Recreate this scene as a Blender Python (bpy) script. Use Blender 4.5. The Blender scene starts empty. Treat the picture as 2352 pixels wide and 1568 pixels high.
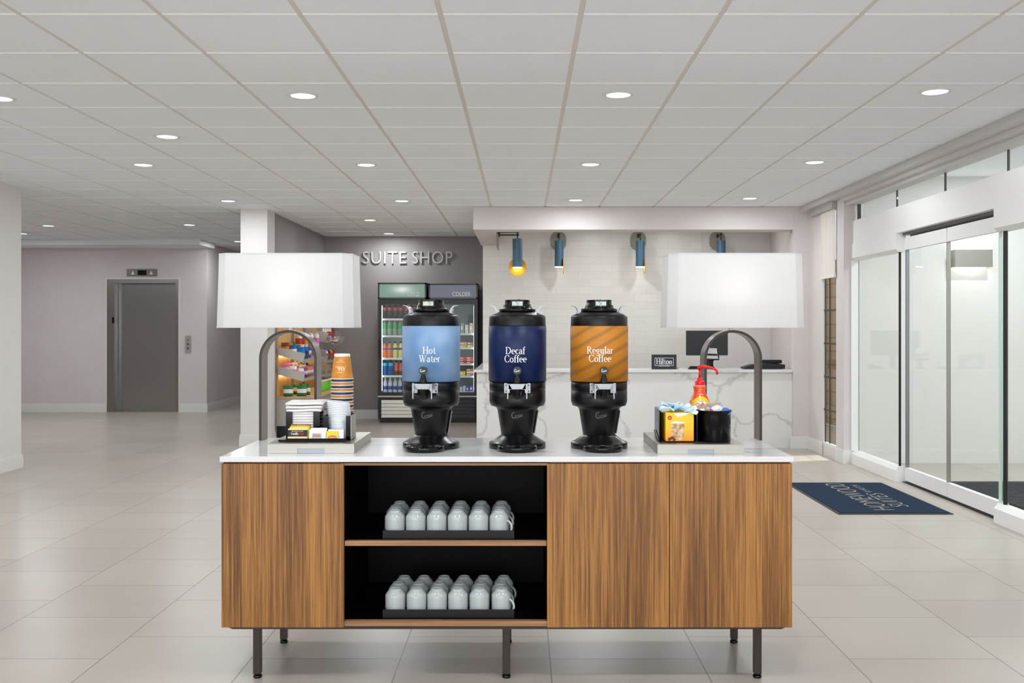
import bpy, bmesh, math, random
from mathutils import Vector, Matrix
random.seed(7)
C = bpy.context.scene.collection
scn = bpy.context.scene
PI = math.pi
# ------------------------------------------------------------------ camera, world, light, exposure
F, HX, HY, CH = 2300.0, 1200.0, 752.0, 1.352     # focal px, vanishing point, camera height
cd = bpy.data.cameras.new('camera'); cam = bpy.data.objects.new('camera', cd); C.objects.link(cam)
cam.location = (0, 0, CH); cam.rotation_euler = (PI/2, 0, 0)
cd.sensor_width = 36; cd.lens = F/2352*36
cd.shift_x = -(HX-1176)/2352; cd.shift_y = -(784-HY)/2352
cd.clip_end = 200; scn.camera = cam
scn.view_settings.view_transform = 'Standard'; scn.view_settings.look = 'None'
scn.view_settings.gamma = 1; scn.view_settings.exposure = 0.0
w = bpy.data.worlds.new('world'); scn.world = w; w.use_nodes = True
w.node_tree.nodes['Background'].inputs[0].default_value = (0.86, 0.93, 1.0, 1)
w.node_tree.nodes['Background'].inputs[1].default_value = 1.0
sd = bpy.data.lights.new('sun', 'SUN'); so = bpy.data.objects.new('sun', sd); C.objects.link(so)
sd.energy = 5; sd.angle = .12; sd.color = (1, .95, .88)
so.rotation_euler = Vector((-.42, -.10, -.9)).to_track_quat('-Z', 'Y').to_euler(); so.location = (8, 12, 9)
# added fill light behind the camera in place of daylight, tilted towards the ceiling
ad = bpy.data.lights.new('window_daylight', 'AREA'); ao = bpy.data.objects.new('window_daylight', ad); C.objects.link(ao)
ad.shape = 'RECTANGLE'; ad.size = 7.6; ad.size_y = 2.3; ad.energy = 180; ad.color = (.95, .98, 1)
ao.location = (-.8, -3.9, 1.4); ao.rotation_euler = (PI/2+.3, 0, 0)
DOWN_E = 12.0; LAMP_E = 3.8

def at(px, py, Y):
    return ((px-HX)*Y/F, CH-(py-HY)*Y/F)
def X(px, Y): return (px-HX)*Y/F
def Zz(py, Y): return CH-(py-HY)*Y/F

# ------------------------------------------------------------------ materials
def lin(c):
    c = c/255.0
    return c/12.92 if c <= .04045 else ((c+.055)/1.055)**2.4
def rgb(r, g, b): return (lin(r), lin(g), lin(b), 1)
MATS = {}
def mat(name, col, rough=.5, metal=0, spec=.5, emit=None, es=0, trans=0, coat=0, alpha=1):
    m = bpy.data.materials.new(name); m.use_nodes = True; MATS[name] = m
    b = m.node_tree.nodes['Principled BSDF']
    b.inputs['Base Color'].default_value = col; b.inputs['Roughness'].default_value = rough
    b.inputs['Metallic'].default_value = metal; b.inputs['Specular IOR Level'].default_value = spec
    b.inputs['Transmission Weight'].default_value = trans; b.inputs['Coat Weight'].default_value = coat
    b.inputs['Alpha'].default_value = alpha
    if emit: b.inputs['Emission Color'].default_value = emit; b.inputs['Emission Strength'].default_value = es
    return m
def nd(m, t, **kw):
    n = m.node_tree.nodes.new(t)
    for k, v in kw.items():
        if k in n.inputs: n.inputs[k].default_value = v
        else: setattr(n, k, v)
    return n
def lk(m, a, b): m.node_tree.links.new(a, b)
def bsdf(m): return m.node_tree.nodes['Principled BSDF']
def coords(m, scale=(1, 1, 1), rot=(0, 0, 0)):
    t = nd(m, 'ShaderNodeTexCoord'); mp = nd(m, 'ShaderNodeMapping')
    mp.inputs['Scale'].default_value = scale; mp.inputs['Rotation'].default_value = rot
    lk(m, t.outputs['Object'], mp.inputs['Vector']); return mp.outputs['Vector']
def ramp(m, fac, stops):
    r = nd(m, 'ShaderNodeValToRGB'); e = r.color_ramp.elements
    e[0].position, e[0].color = stops[0]; e[1].position, e[1].color = stops[1]
    for p, c in stops[2:]:
        x = e.new(p); x.color = c
    lk(m, fac, r.inputs[0]); return r.outputs[0]
def noisy(m, c0, c1, scale=(3, 3, 3), ns=4, detail=5, bump=0, rot=(0, 0, 0)):
    v = coords(m, scale, rot); n = nd(m, 'ShaderNodeTexNoise', Scale=ns, Detail=detail); lk(m, v, n.inputs['Vector'])
    lk(m, ramp(m, n.outputs['Fac'], [(.3, c0), (.7, c1)]), bsdf(m).inputs['Base Color'])
    if bump:
        bp = nd(m, 'ShaderNodeBump', Strength=bump, Distance=.01); lk(m, n.outputs['Fac'], bp.inputs['Height'])
        lk(m, bp.outputs[0], bsdf(m).inputs['Normal'])
    return m

wall_m = noisy(mat('wall_paint', rgb(196, 187, 185), .7, spec=.3), rgb(214, 206, 205), rgb(218, 211, 210), ns=1)
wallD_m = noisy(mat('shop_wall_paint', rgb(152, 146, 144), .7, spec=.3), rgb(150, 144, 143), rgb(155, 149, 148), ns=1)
white_m = mat('white_trim_paint', rgb(226, 224, 221), .45)
col_m = noisy(mat('column_paint', rgb(236, 232, 230), .6, spec=.3), rgb(222, 218, 216), rgb(226, 223, 221), ns=1)
alu_m = mat('white_aluminium', rgb(242, 241, 240), .35)
ceilt_m = noisy(mat('ceiling_tile', rgb(228, 228, 226), .9, spec=.1), rgb(238, 241, 245), rgb(244, 247, 250), ns=60, bump=.05)
grid_m = mat('ceiling_grid_paint', rgb(224, 219, 212), .5)
black_m = mat('black_plastic', rgb(9, 9, 11), .28, spec=.4)
blackg_m = mat('black_gloss', rgb(6, 6, 8), .1, spec=.35)
blackmat_m = mat('black_matt', rgb(17, 17, 19), .5)
niche_m = noisy(mat('niche_black', rgb(3, 3, 5), .45, spec=.12), rgb(1, 1, 3), rgb(5, 5, 9), scale=(30, 30, 1), ns=3)
steel_m = mat('brushed_steel', rgb(172, 168, 161), .38, metal=1)
alus_m = mat('satin_aluminium', rgb(150, 152, 156), .36, metal=.9)
chrome_m = mat('chrome', rgb(225, 225, 228), .1, metal=1)
mug_m = mat('mug_ceramic', rgb(186, 192, 193), .15, coat=.4)
paper_m = noisy(mat('paper_white', rgb(240, 238, 234), .85, spec=.2), rgb(236, 233, 229), rgb(245, 243, 240), ns=20)
lid_m = mat('white_plastic_lid', rgb(236, 240, 244), .35)
bronze_m = mat('dark_bronze', rgb(136, 130, 124), .34, metal=.85)
bronzee_m = mat('dark_bronze_edge', rgb(62, 55, 50), .45, metal=.5)
leg_m = mat('leg_metal', rgb(64, 55, 52), .4, metal=.5)
frame_m = mat('base_frame_metal', rgb(62, 55, 53), .45, metal=.4)
text_m = mat('white_lettering', rgb(245, 246, 248), .5)
# countertops
quartz_m = mat('white_quartz', rgb(236, 236, 235), .14)
v = coords(quartz_m, (1.3, 2.2, 1.3)); n1 = nd(quartz_m, 'ShaderNodeTexNoise', Scale=2.2, Detail=3, Distortion=.6); lk(quartz_m, v, n1.inputs['Vector'])
lk(quartz_m, ramp(quartz_m, n1.outputs['Fac'], [(.6, rgb(228, 228, 228)), (.66, rgb(206, 206, 198))]), bsdf(quartz_m).inputs['Base Color'])
marble_m = mat('veined_marble', rgb(230, 229, 227), .25)
v = coords(marble_m, (1, 1, 1), (0, .75, 0)); n1 = nd(marble_m, 'ShaderNodeTexNoise', Scale=1.5, Detail=6, Roughness=.55); lk(marble_m, v, n1.inputs['Vector'])
mx = nd(marble_m, 'ShaderNodeVectorMath', operation='MULTIPLY_ADD'); mx.inputs[1].default_value = (.9, .9, .9); lk(marble_m, n1.outputs['Color'], mx.inputs[0]); lk(marble_m, v, mx.inputs[2])
vo = nd(marble_m, 'ShaderNodeTexVoronoi', feature='DISTANCE_TO_EDGE', Scale=1.05); lk(marble_m, mx.outputs[0], vo.inputs['Vector'])
lk(marble_m, ramp(marble_m, vo.outputs[0], [(0, rgb(202, 200, 198)), (.03, rgb(230, 229, 227))]), bsdf(marble_m).inputs['Base Color'])
# oak
def wood(name, a, b, c, axis='Z', rough=.45, k=1.0):
    m = mat(name, a, rough)
    s = {'Z': (62, 62, 1.1), 'X': (.9, 34, 34), 'Y': (34, .9, 34)}[axis]
    v = coords(m, tuple(q*k for q in s)); n = nd(m, 'ShaderNodeTexNoise', Scale=2.4, Detail=9, Roughness=.66, Distortion=.25); lk(m, v, n.inputs['Vector'])
    s2 = {'Z': (5, 5, .35), 'X': (.35, 5, 5), 'Y': (5, .35, 5)}[axis]
    v2 = coords(m, s2); n2 = nd(m, 'ShaderNodeTexNoise', Scale=1.7, Detail=3); lk(m, v2, n2.inputs['Vector'])
    mixf = nd(m, 'ShaderNodeMath', operation='MULTIPLY_ADD'); mixf.inputs[1].default_value = .35
    lk(m, n2.outputs['Fac'], mixf.inputs[0])
    sc = nd(m, 'ShaderNodeMath', operation='MULTIPLY'); sc.inputs[1].default_value = .7; lk(m, n.outputs['Fac'], sc.inputs[0]); lk(m, sc.outputs[0], mixf.inputs[2])
    lk(m, ramp(m, mixf.outputs[0], [(.36, a), (.63, c), (.5, b)]), bsdf(m).inputs['Base Color'])
    bp = nd(m, 'ShaderNodeBump', Strength=.08, Distance=.002); lk(m, n.outputs['Fac'], bp.inputs['Height']); lk(m, bp.outputs[0], bsdf(m).inputs['Normal'])
    return m
oak_m = wood('oak_veneer', rgb(78, 44, 15), rgb(134, 87, 38), rgb(178, 124, 60))
oakx_m = wood('oak_edge', rgb(120, 82, 50), rgb(154, 112, 76), rgb(178, 134, 96), 'X')
shopwood_m = wood('shop_wood', rgb(196, 146, 90), rgb(220, 172, 112), rgb(236, 192, 134), 'Z', .6)
shopwoody_m = wood('shop_wood_top', rgb(168, 132, 92), rgb(190, 152, 108), rgb(206, 170, 128), 'Y', .5)
brown_m = wood('drawer_wood', rgb(96, 72, 52), rgb(120, 92, 68), rgb(140, 110, 84), 'Y', .5)
# floor
floor_m = mat('floor_tile', rgb(190, 182, 174), .3, spec=.42)
tc = nd(floor_m, 'ShaderNodeTexCoord'); sp = nd(floor_m, 'ShaderNodeSeparateXYZ'); lk(floor_m, tc.outputs['Object'], sp.inputs[0])
cb = nd(floor_m, 'ShaderNodeCombineXYZ'); ax = nd(floor_m, 'ShaderNodeMath', operation='ADD'); ax.inputs[1].default_value = -.112+.61*40
ay = nd(floor_m, 'ShaderNodeMath', operation='ADD'); ay.inputs[1].default_value = -4.38+.585*40
lk(floor_m, sp.outputs['X'], ax.inputs[0]); lk(floor_m, sp.outputs['Y'], ay.inputs[0])
lk(floor_m, ay.outputs[0], cb.inputs['X']); lk(floor_m, ax.outputs[0], cb.inputs['Y'])
br = nd(floor_m, 'ShaderNodeTexBrick', offset=.5, offset_frequency=2, squash_frequency=1)
br.squash = 1
for k_, v_ in (('Scale', 1), ('Mortar Size', .0026), ('Mortar Smooth', .1), ('Bias', 0), ('Brick Width', .585), ('Row Height', .61)): br.inputs[k_].default_value = v_
br.inputs['Color1'].default_value = rgb(188, 180, 169); br.inputs['Color2'].default_value = rgb(181, 171, 162); br.inputs['Mortar'].default_value = rgb(122, 113, 104)
lk(floor_m, cb.outputs[0], br.inputs['Vector'])
v = coords(floor_m, (1, 2, 1)); fn = nd(floor_m, 'ShaderNodeTexNoise', Scale=1.6, Detail=5, Roughness=.5); lk(floor_m, v, fn.inputs['Vector'])
mm = nd(floor_m, 'ShaderNodeMix', data_type='RGBA', blend_type='MULTIPLY'); mm.inputs[0].default_value = 1
lk(floor_m, br.outputs['Color'], mm.inputs[6]); lk(floor_m, ramp(floor_m, fn.outputs['Fac'], [(.15, (.9, .89, .88, 1)), (.85, (1.0, 1, 1, 1))]), mm.inputs[7])
lk(floor_m, mm.outputs[2], bsdf(floor_m).inputs['Base Color'])
# subway tile
tile_m = mat('white_subway_tile', rgb(226, 223, 217), .32)
tc = nd(tile_m, 'ShaderNodeTexCoord'); sp = nd(tile_m, 'ShaderNodeSeparateXYZ'); lk(tile_m, tc.outputs['Object'], sp.inputs[0])
cb = nd(tile_m, 'ShaderNodeCombineXYZ'); lk(tile_m, sp.outputs['X'], cb.inputs['X']); lk(tile_m, sp.outputs['Z'], cb.inputs['Y'])
br = nd(tile_m, 'ShaderNodeTexBrick', offset=.5)
for k_, v_ in (('Scale', 1), ('Mortar Size', .002), ('Mortar Smooth', .3), ('Bias', 0), ('Brick Width', .3), ('Row Height', .1)): br.inputs[k_].default_value = v_
br.inputs['Color1'].default_value = rgb(228, 225, 219); br.inputs['Color2'].default_value = rgb(222, 219, 212); br.inputs['Mortar'].default_value = rgb(211, 207, 200)
lk(tile_m, cb.outputs[0], br.inputs['Vector']); lk(tile_m, br.outputs['Color'], bsdf(tile_m).inputs['Base Color'])
wn = nd(tile_m, 'ShaderNodeTexNoise', Scale=6); lk(tile_m, tc.outputs['Object'], wn.inputs['Vector'])
bp = nd(tile_m, 'ShaderNodeBump', Strength=.1, Distance=.01); lk(tile_m, wn.outputs['Fac'], bp.inputs['Height']); lk(tile_m, bp.outputs[0], bsdf(tile_m).inputs['Normal'])
# brick outside
brick_m = mat('outside_brick', rgb(150, 120, 90), .85)
tc = nd(brick_m, 'ShaderNodeTexCoord'); sp = nd(brick_m, 'ShaderNodeSeparateXYZ'); lk(brick_m, tc.outputs['Object'], sp.inputs[0])
cb = nd(brick_m, 'ShaderNodeCombineXYZ'); lk(brick_m, sp.outputs['Y'], cb.inputs['X']); lk(brick_m, sp.outputs['Z'], cb.inputs['Y'])
br = nd(brick_m, 'ShaderNodeTexBrick', offset=.5)
for k_, v_ in (('Scale', 1), ('Mortar Size', .01), ('Brick Width', .7), ('Row Height', .2)): br.inputs[k_].default_value = v_
br.inputs['Color1'].default_value = rgb(206, 164, 122); br.inputs['Color2'].default_value = rgb(178, 150, 114); br.inputs['Mortar'].default_value = rgb(146, 122, 96)
lk(brick_m, cb.outputs[0], br.inputs['Vector']); lk(brick_m, br.outputs['Color'], bsdf(brick_m).inputs['Base Color'])
def glass(name, tint, refl=.08, rough=0.0):
    m = bpy.data.materials.new(name); m.use_nodes = True; nt = m.node_tree; nt.nodes.clear()
    o = nt.nodes.new('ShaderNodeOutputMaterial'); t = nt.nodes.new('ShaderNodeBsdfTransparent'); g = nt.nodes.new('ShaderNodeBsdfGlossy')
    t.inputs[0].default_value = tint; g.inputs['Roughness'].default_value = rough; g.inputs[0].default_value = (1, 1, 1, 1)
    lw = nt.nodes.new('ShaderNodeLayerWeight'); lw.inputs[0].default_value = .5
    pw_ = nt.nodes.new('ShaderNodeMath'); pw_.operation = 'POWER'; pw_.inputs[1].default_value = 4.5; nt.links.new(lw.outputs['Facing'], pw_.inputs[0])
    f = nt.nodes.new('ShaderNodeMath'); f.operation = 'MULTIPLY_ADD'; f.inputs[1].default_value = .2; f.inputs[2].default_value = refl*.4; nt.links.new(pw_.outputs[0], f.inputs[0])
    x = nt.nodes.new('ShaderNodeMixShader'); nt.links.new(f.outputs[0], x.inputs[0]); nt.links.new(t.outputs[0], x.inputs[1]); nt.links.new(g.outputs[0], x.inputs[2]); nt.links.new(x.outputs[0], o.inputs[0])
    return m
glass_m = glass('door_glass', (.965, .985, .97, 1))
bowl_m = glass('clear_bowl', (.93, .95, .97, 1), .3)
fridgeglass_m = glass('cooler_glass', (.95, .97, .97, 1), .02)
wrap_m = glass('clear_wrap', (.92, .95, .98, 1), .25, .15)
mug_in = mat('mug_inner', rgb(205, 208, 208), .3)
shade_m = bpy.data.materials.new('linen_shade'); shade_m.use_nodes = True; nt = shade_m.node_tree; nt.nodes.clear()
o_ = nt.nodes.new('ShaderNodeOutputMaterial'); d_ = nt.nodes.new('ShaderNodeBsdfDiffuse'); t_ = nt.nodes.new('ShaderNodeBsdfTranslucent'); x_ = nt.nodes.new('ShaderNodeMixShader')
d_.inputs[0].default_value = (.8, .8, .8, 1); t_.inputs[0].default_value = (.98, .98, .98, 1); x_.inputs[0].default_value = .45
nt.links.new(d_.outputs[0], x_.inputs[1]); nt.links.new(t_.outputs[0], x_.inputs[2]); nt.links.new(x_.outputs[0], o_.inputs[0])
blind_m = bpy.data.materials.new('blind_fabric'); blind_m.use_nodes = True; nt = blind_m.node_tree; nt.nodes.clear()
o_ = nt.nodes.new('ShaderNodeOutputMaterial'); d_ = nt.nodes.new('ShaderNodeBsdfDiffuse'); t_ = nt.nodes.new('ShaderNodeBsdfTranslucent'); x_ = nt.nodes.new('ShaderNodeMixShader')
d_.inputs[0].default_value = rgb(240, 232, 226); t_.inputs[0].default_value = rgb(240, 234, 230); x_.inputs[0].default_value = .3
nt.links.new(d_.outputs[0], x_.inputs[1]); nt.links.new(t_.outputs[0], x_.inputs[2]); nt.links.new(x_.outputs[0], o_.inputs[0])
def emis(name, col, s): return mat(name, col, .5, emit=col, es=s)
downdisk_m = emis('downlight_diffuser', (1, .98, .95, 1), 6)
led_m = emis('warm_led', (1, .72, .38, 1), 9)
tubeled_m = emis('sconce_diffuser', (1, .97, .9, 1), 8)
fled_m = emis('cooler_led', (.92, .97, 1, 1), 4)
bulb_m = emis('bulb_glow', (1, .95, .88, 1), 4)

# ------------------------------------------------------------------ mesh helpers
class MB:
    def __init__(s): s.v = []; s.f = []; s.mi = []; s.sm = []; s.mats = []
    def idx(s, m):
        if m not in s.mats: s.mats.append(m)
        return s.mats.index(m)
    def add(s, vs, fs, m=None, smooth=False):
        b = len(s.v); s.v += [tuple(p) for p in vs]
        i = s.idx(m) if m else 0
        for f in fs: s.f.append(tuple(b+k for k in f)); s.mi.append(i); s.sm.append(smooth)
        return s
    def box(s, x0, x1, y0, y1, z0, z1, m=None, bev=0):
        if bev:
            bm = bmesh.new(); bmesh.ops.create_cube(bm, size=1)
            for q in bm.verts: q.co = Vector(((x0+x1)/2+q.co.x*(x1-x0), (y0+y1)/2+q.co.y*(y1-y0), (z0+z1)/2+q.co.z*(z1-z0)))
            bmesh.ops.bevel(bm, geom=bm.edges[:], offset=bev, segments=2, profile=.5, affect='EDGES')
            bm.verts.index_update()
            s.add([q.co[:] for q in bm.verts], [[q.index for q in f.verts] for f in bm.faces], m); bm.free(); return s
        vs = [(x, y, z) for z in (z0, z1) for y in (y0, y1) for x in (x0, x1)]
        return s.add(vs, [(0, 2, 3, 1), (4, 5, 7, 6), (0, 1, 5, 4), (2, 6, 7, 3), (0, 4, 6, 2), (1, 3, 7, 5)], m)
    def lathe(s, cx, cy, prof, seg=32, m=None, a0=0, a1=2*PI, cap=True, smooth=True, sx=1, sy=1):
        full = abs(a1-a0-2*PI) < 1e-6; n = seg if full else seg+1; vs = []
        for r, z in prof:
            for i in range(n):
                a = a0+(a1-a0)*i/seg; vs.append((cx+sx*r*math.cos(a), cy+sy*r*math.sin(a), z))
        fs = []
        for j in range(len(prof)-1):
            for i in range(seg):
                k = (i+1) % n if full else i+1
                fs.append((j*n+i, j*n+k, (j+1)*n+k, (j+1)*n+i))
        s.add(vs, fs, m, smooth)
        if cap and full:
            b = len(s.v)-len(vs)
            for j, rev in ((0, True), (len(prof)-1, False)):
                if prof[j][0] > 1e-5:
                    f = [b+j*n+i for i in range(n)]; s.f.append(tuple(reversed(f) if rev else f)); s.mi.append(s.idx(m) if m else 0); s.sm.append(False)
        return s
    def cyl(s, p0, p1, r, seg=16, m=None, r1=None):
        p0, p1 = Vector(p0), Vector(p1); d = (p1-p0).normalized()
        u = d.orthogonal().normalized(); w_ = d.cross(u); r1 = r if r1 is None else r1; vs = []
        for p, q in ((p0, r), (p1, r1)):
            for i in range(seg):
                a = 2*PI*i/seg; vs.append(p+u*q*math.cos(a)+w_*q*math.sin(a))
        s.add(vs, [(i, (i+1) % seg, seg+(i+1) % seg, seg+i) for i in range(seg)], m, True)
        s.add(vs[:seg], [tuple(reversed(range(seg)))], m); s.add(vs[seg:], [tuple(range(seg))], m); return s
    def tube(s, pts, r, seg=8, m=None):
        for a, b in zip(pts, pts[1:]): s.cyl(a, b, r, seg, m)
        return s
    def sweep(s, pts, rads, seg=12, m=None):
        pts = [Vector(p) for p in pts]; n = len(pts); up = Vector((0, 1, 0)); vs = []
        if not hasattr(rads, '__len__'): rads = [rads]*n
        for i, p in enumerate(pts):
            d = (pts[min(i+1, n-1)]-pts[max(i-1, 0)]).normalized(); u = d.cross(up)
            if u.length < 1e-4: u = d.cross(Vector((1, 0, 0)))
            u.normalize(); v_ = d.cross(u)
            for k in range(seg):
                a = 2*PI*k/seg; vs.append(p+u*rads[i]*math.cos(a)+v_*rads[i]*math.sin(a))
        s.add(vs, [(i*seg+k, i*seg+(k+1) % seg, (i+1)*seg+(k+1) % seg, (i+1)*seg+k) for i in range(n-1) for k in range(seg)], m, True)
        b = len(s.v)-len(vs)
        for f in (tuple(b+k for k in reversed(range(seg))), tuple(b+(n-1)*seg+k for k in range(seg))): s.f.append(f); s.mi.append(s.idx(m) if m else 0); s.sm.append(False)
        return s
    def prism(s, poly, axis, a, b, m=None):
        n = len(poly)
        def P(u, v_, t): return {'x': (t, u, v_), 'y': (u, t, v_), 'z': (u, v_, t)}[axis]
        vs = [P(u, v_, a) for u, v_ in poly]+[P(u, v_, b) for u, v_ in poly]
        return s.add(vs, [tuple(range(n)), tuple(reversed(range(n, 2*n)))]+[(i, n+i, n+(i+1) % n, (i+1) % n) for i in range(n)], m)
    def sphere(s, c, r, m=None, seg=16, rings=8, sz=1, t0=0, t1=PI):
        prof = [(max(r*math.sin(t0+(t1-t0)*j/rings), 1e-6), c[2]-sz*r*math.cos(t0+(t1-t0)*j/rings)) for j in range(rings+1)]
        return s.lathe(c[0], c[1], prof, seg, m, cap=False)
    def ribbon(s, pts, m=None):
        """pts: (x,z,w) in plane y=0, flat ribbon"""
        n = len(pts); vs = []
        for i, (x, z, w_) in enumerate(pts):
            a = pts[max(i-1, 0)]; b = pts[min(i+1, n-1)]; dx, dz = b[0]-a[0], b[1]-a[1]; L = math.hypot(dx, dz) or 1
            nx, nz = -dz/L*w_/2, dx/L*w_/2; vs += [(x+nx, 0, z+nz), (x-nx, 0, z-nz)]
        return s.add(vs, [(2*i, 2*i+1, 2*i+3, 2*i+2) for i in range(n-1)], m)
    def map(s, fn): s.v = [tuple(fn(Vector(p))) for p in s.v]; return s
    def build(s, name, m=None, parent=None, origin=None, fix=True):
        me = bpy.data.meshes.new(name)
        o0 = Vector(origin) if origin is not None else (parent.matrix_world.translation.copy() if parent else Vector((0, 0, 0)))
        if parent is not None and origin is None: o0 = WL[parent.name]
        vs = [Vector(p)-o0 for p in s.v]
        me.from_pydata(vs, [], s.f)
        mats = s.mats or [m]
        if m and s.mats and m not in mats: mats = s.mats
        for q in mats: me.materials.append(q)
        me.polygons.foreach_set('material_index', s.mi); me.polygons.foreach_set('use_smooth', s.sm)
        if fix:
            bm = bmesh.new(); bm.from_mesh(me); bmesh.ops.remove_doubles(bm, verts=bm.verts, dist=1e-6) if False else None
            bmesh.ops.recalc_face_normals(bm, faces=bm.faces); bm.to_mesh(me); bm.free()
        o = bpy.data.objects.new(name, me); C.objects.link(o)
        if parent is not None: o.parent = parent; WL[o.name] = WL[parent.name] if origin is None else Vector(origin)
        else: o.location = o0; WL[o.name] = o0
        return o
WL = {}
def tag(o, label=None, cat=None, group=None, kind=None):
    if label: o['label'] = label
    if cat: o['category'] = cat
    if group: o['group'] = group
    if kind: o['kind'] = kind
    return o
def thing(name, loc, label, cat, group=None, kind=None):
    o = bpy.data.objects.new(name, None); o.empty_display_size = .05; C.objects.link(o); o.location = loc; WL[o.name] = Vector(loc)
    return tag(o, label, cat, group, kind)
def part(mb, name, m, parent, label=None):
    o = mb.build(name, m, parent)
    if label: o['label'] = label
    return o
def single(mb, name, m, origin, label, cat, group=None):
    return tag(mb.build(name, m, None, origin), label, cat, group)
def struct(mb, name, m, label=None):
    o = mb.build(name, m); o['kind'] = 'structure'
    if label: o['label'] = label
    return o
def copy_tree(o, loc, rz=None, label=None, keep=None):
    c = o.copy(); C.objects.link(c); c.location = loc
    if rz is not None: c.rotation_euler = (0, 0, rz)
    if label: c['label'] = label
    for ch in list(o.children):
        d = ch.copy(); C.objects.link(d); d.parent = c
        for g in ch.children:
            e = g.copy(); C.objects.link(e); e.parent = d
    return c
def box1(*a, **k): return MB().box(*a, **k)

def text_mb(s, height=None, width=None, depth=0.0, shear=0, m=None, bold=0, spacing=1.0):
    """letters in the xz plane, facing -y, centred on x, baseline z=0"""
    cu = bpy.data.curves.new('lettering', 'FONT'); cu.body = s; cu.size = 1; cu.shear = shear; cu.offset = bold; cu.space_character = spacing
    cu.resolution_u = 3; cu.extrude = 0
    ob = bpy.data.objects.new('lettering', cu); C.objects.link(ob)
    dg = bpy.context.evaluated_depsgraph_get(); me = bpy.data.meshes.new_from_object(ob.evaluated_get(dg))
    mb = MB(); vs = [v_.co.copy() for v_ in me.vertices]; fs = [tuple(p.vertices) for p in me.polygons]
    x0 = min(v_.x for v_ in vs); x1 = max(v_.x for v_ in vs); y0 = min(v_.y for v_ in vs); y1 = max(v_.y for v_ in vs)
    sx = sy = 1
    if width: sx = sy = width/(x1-x0)
    if height: sy = height/(y1-y0); sx = sx if width else sy
    P = [((v_.x-(x0+x1)/2)*sx, (v_.y-y0)*sy) for v_ in vs]
    mb.add([(x, -depth, z) for x, z in P], fs, m)
    if depth:
        ed = {}
        for f in fs:
            for a, b in zip(f, f[1:]+f[:1]): ed[(a, b)] = 1
        n = len(P); mb.v += [(x, 0, z) for x, z in P]
        for a, b in ed:
            if (b, a) not in ed: mb.f.append((a, b, n+b, n+a)); mb.mi.append(0); mb.sm.append(False)
    bpy.data.objects.remove(ob); bpy.data.curves.remove(cu); bpy.data.meshes.remove(me)
    return mb
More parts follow.
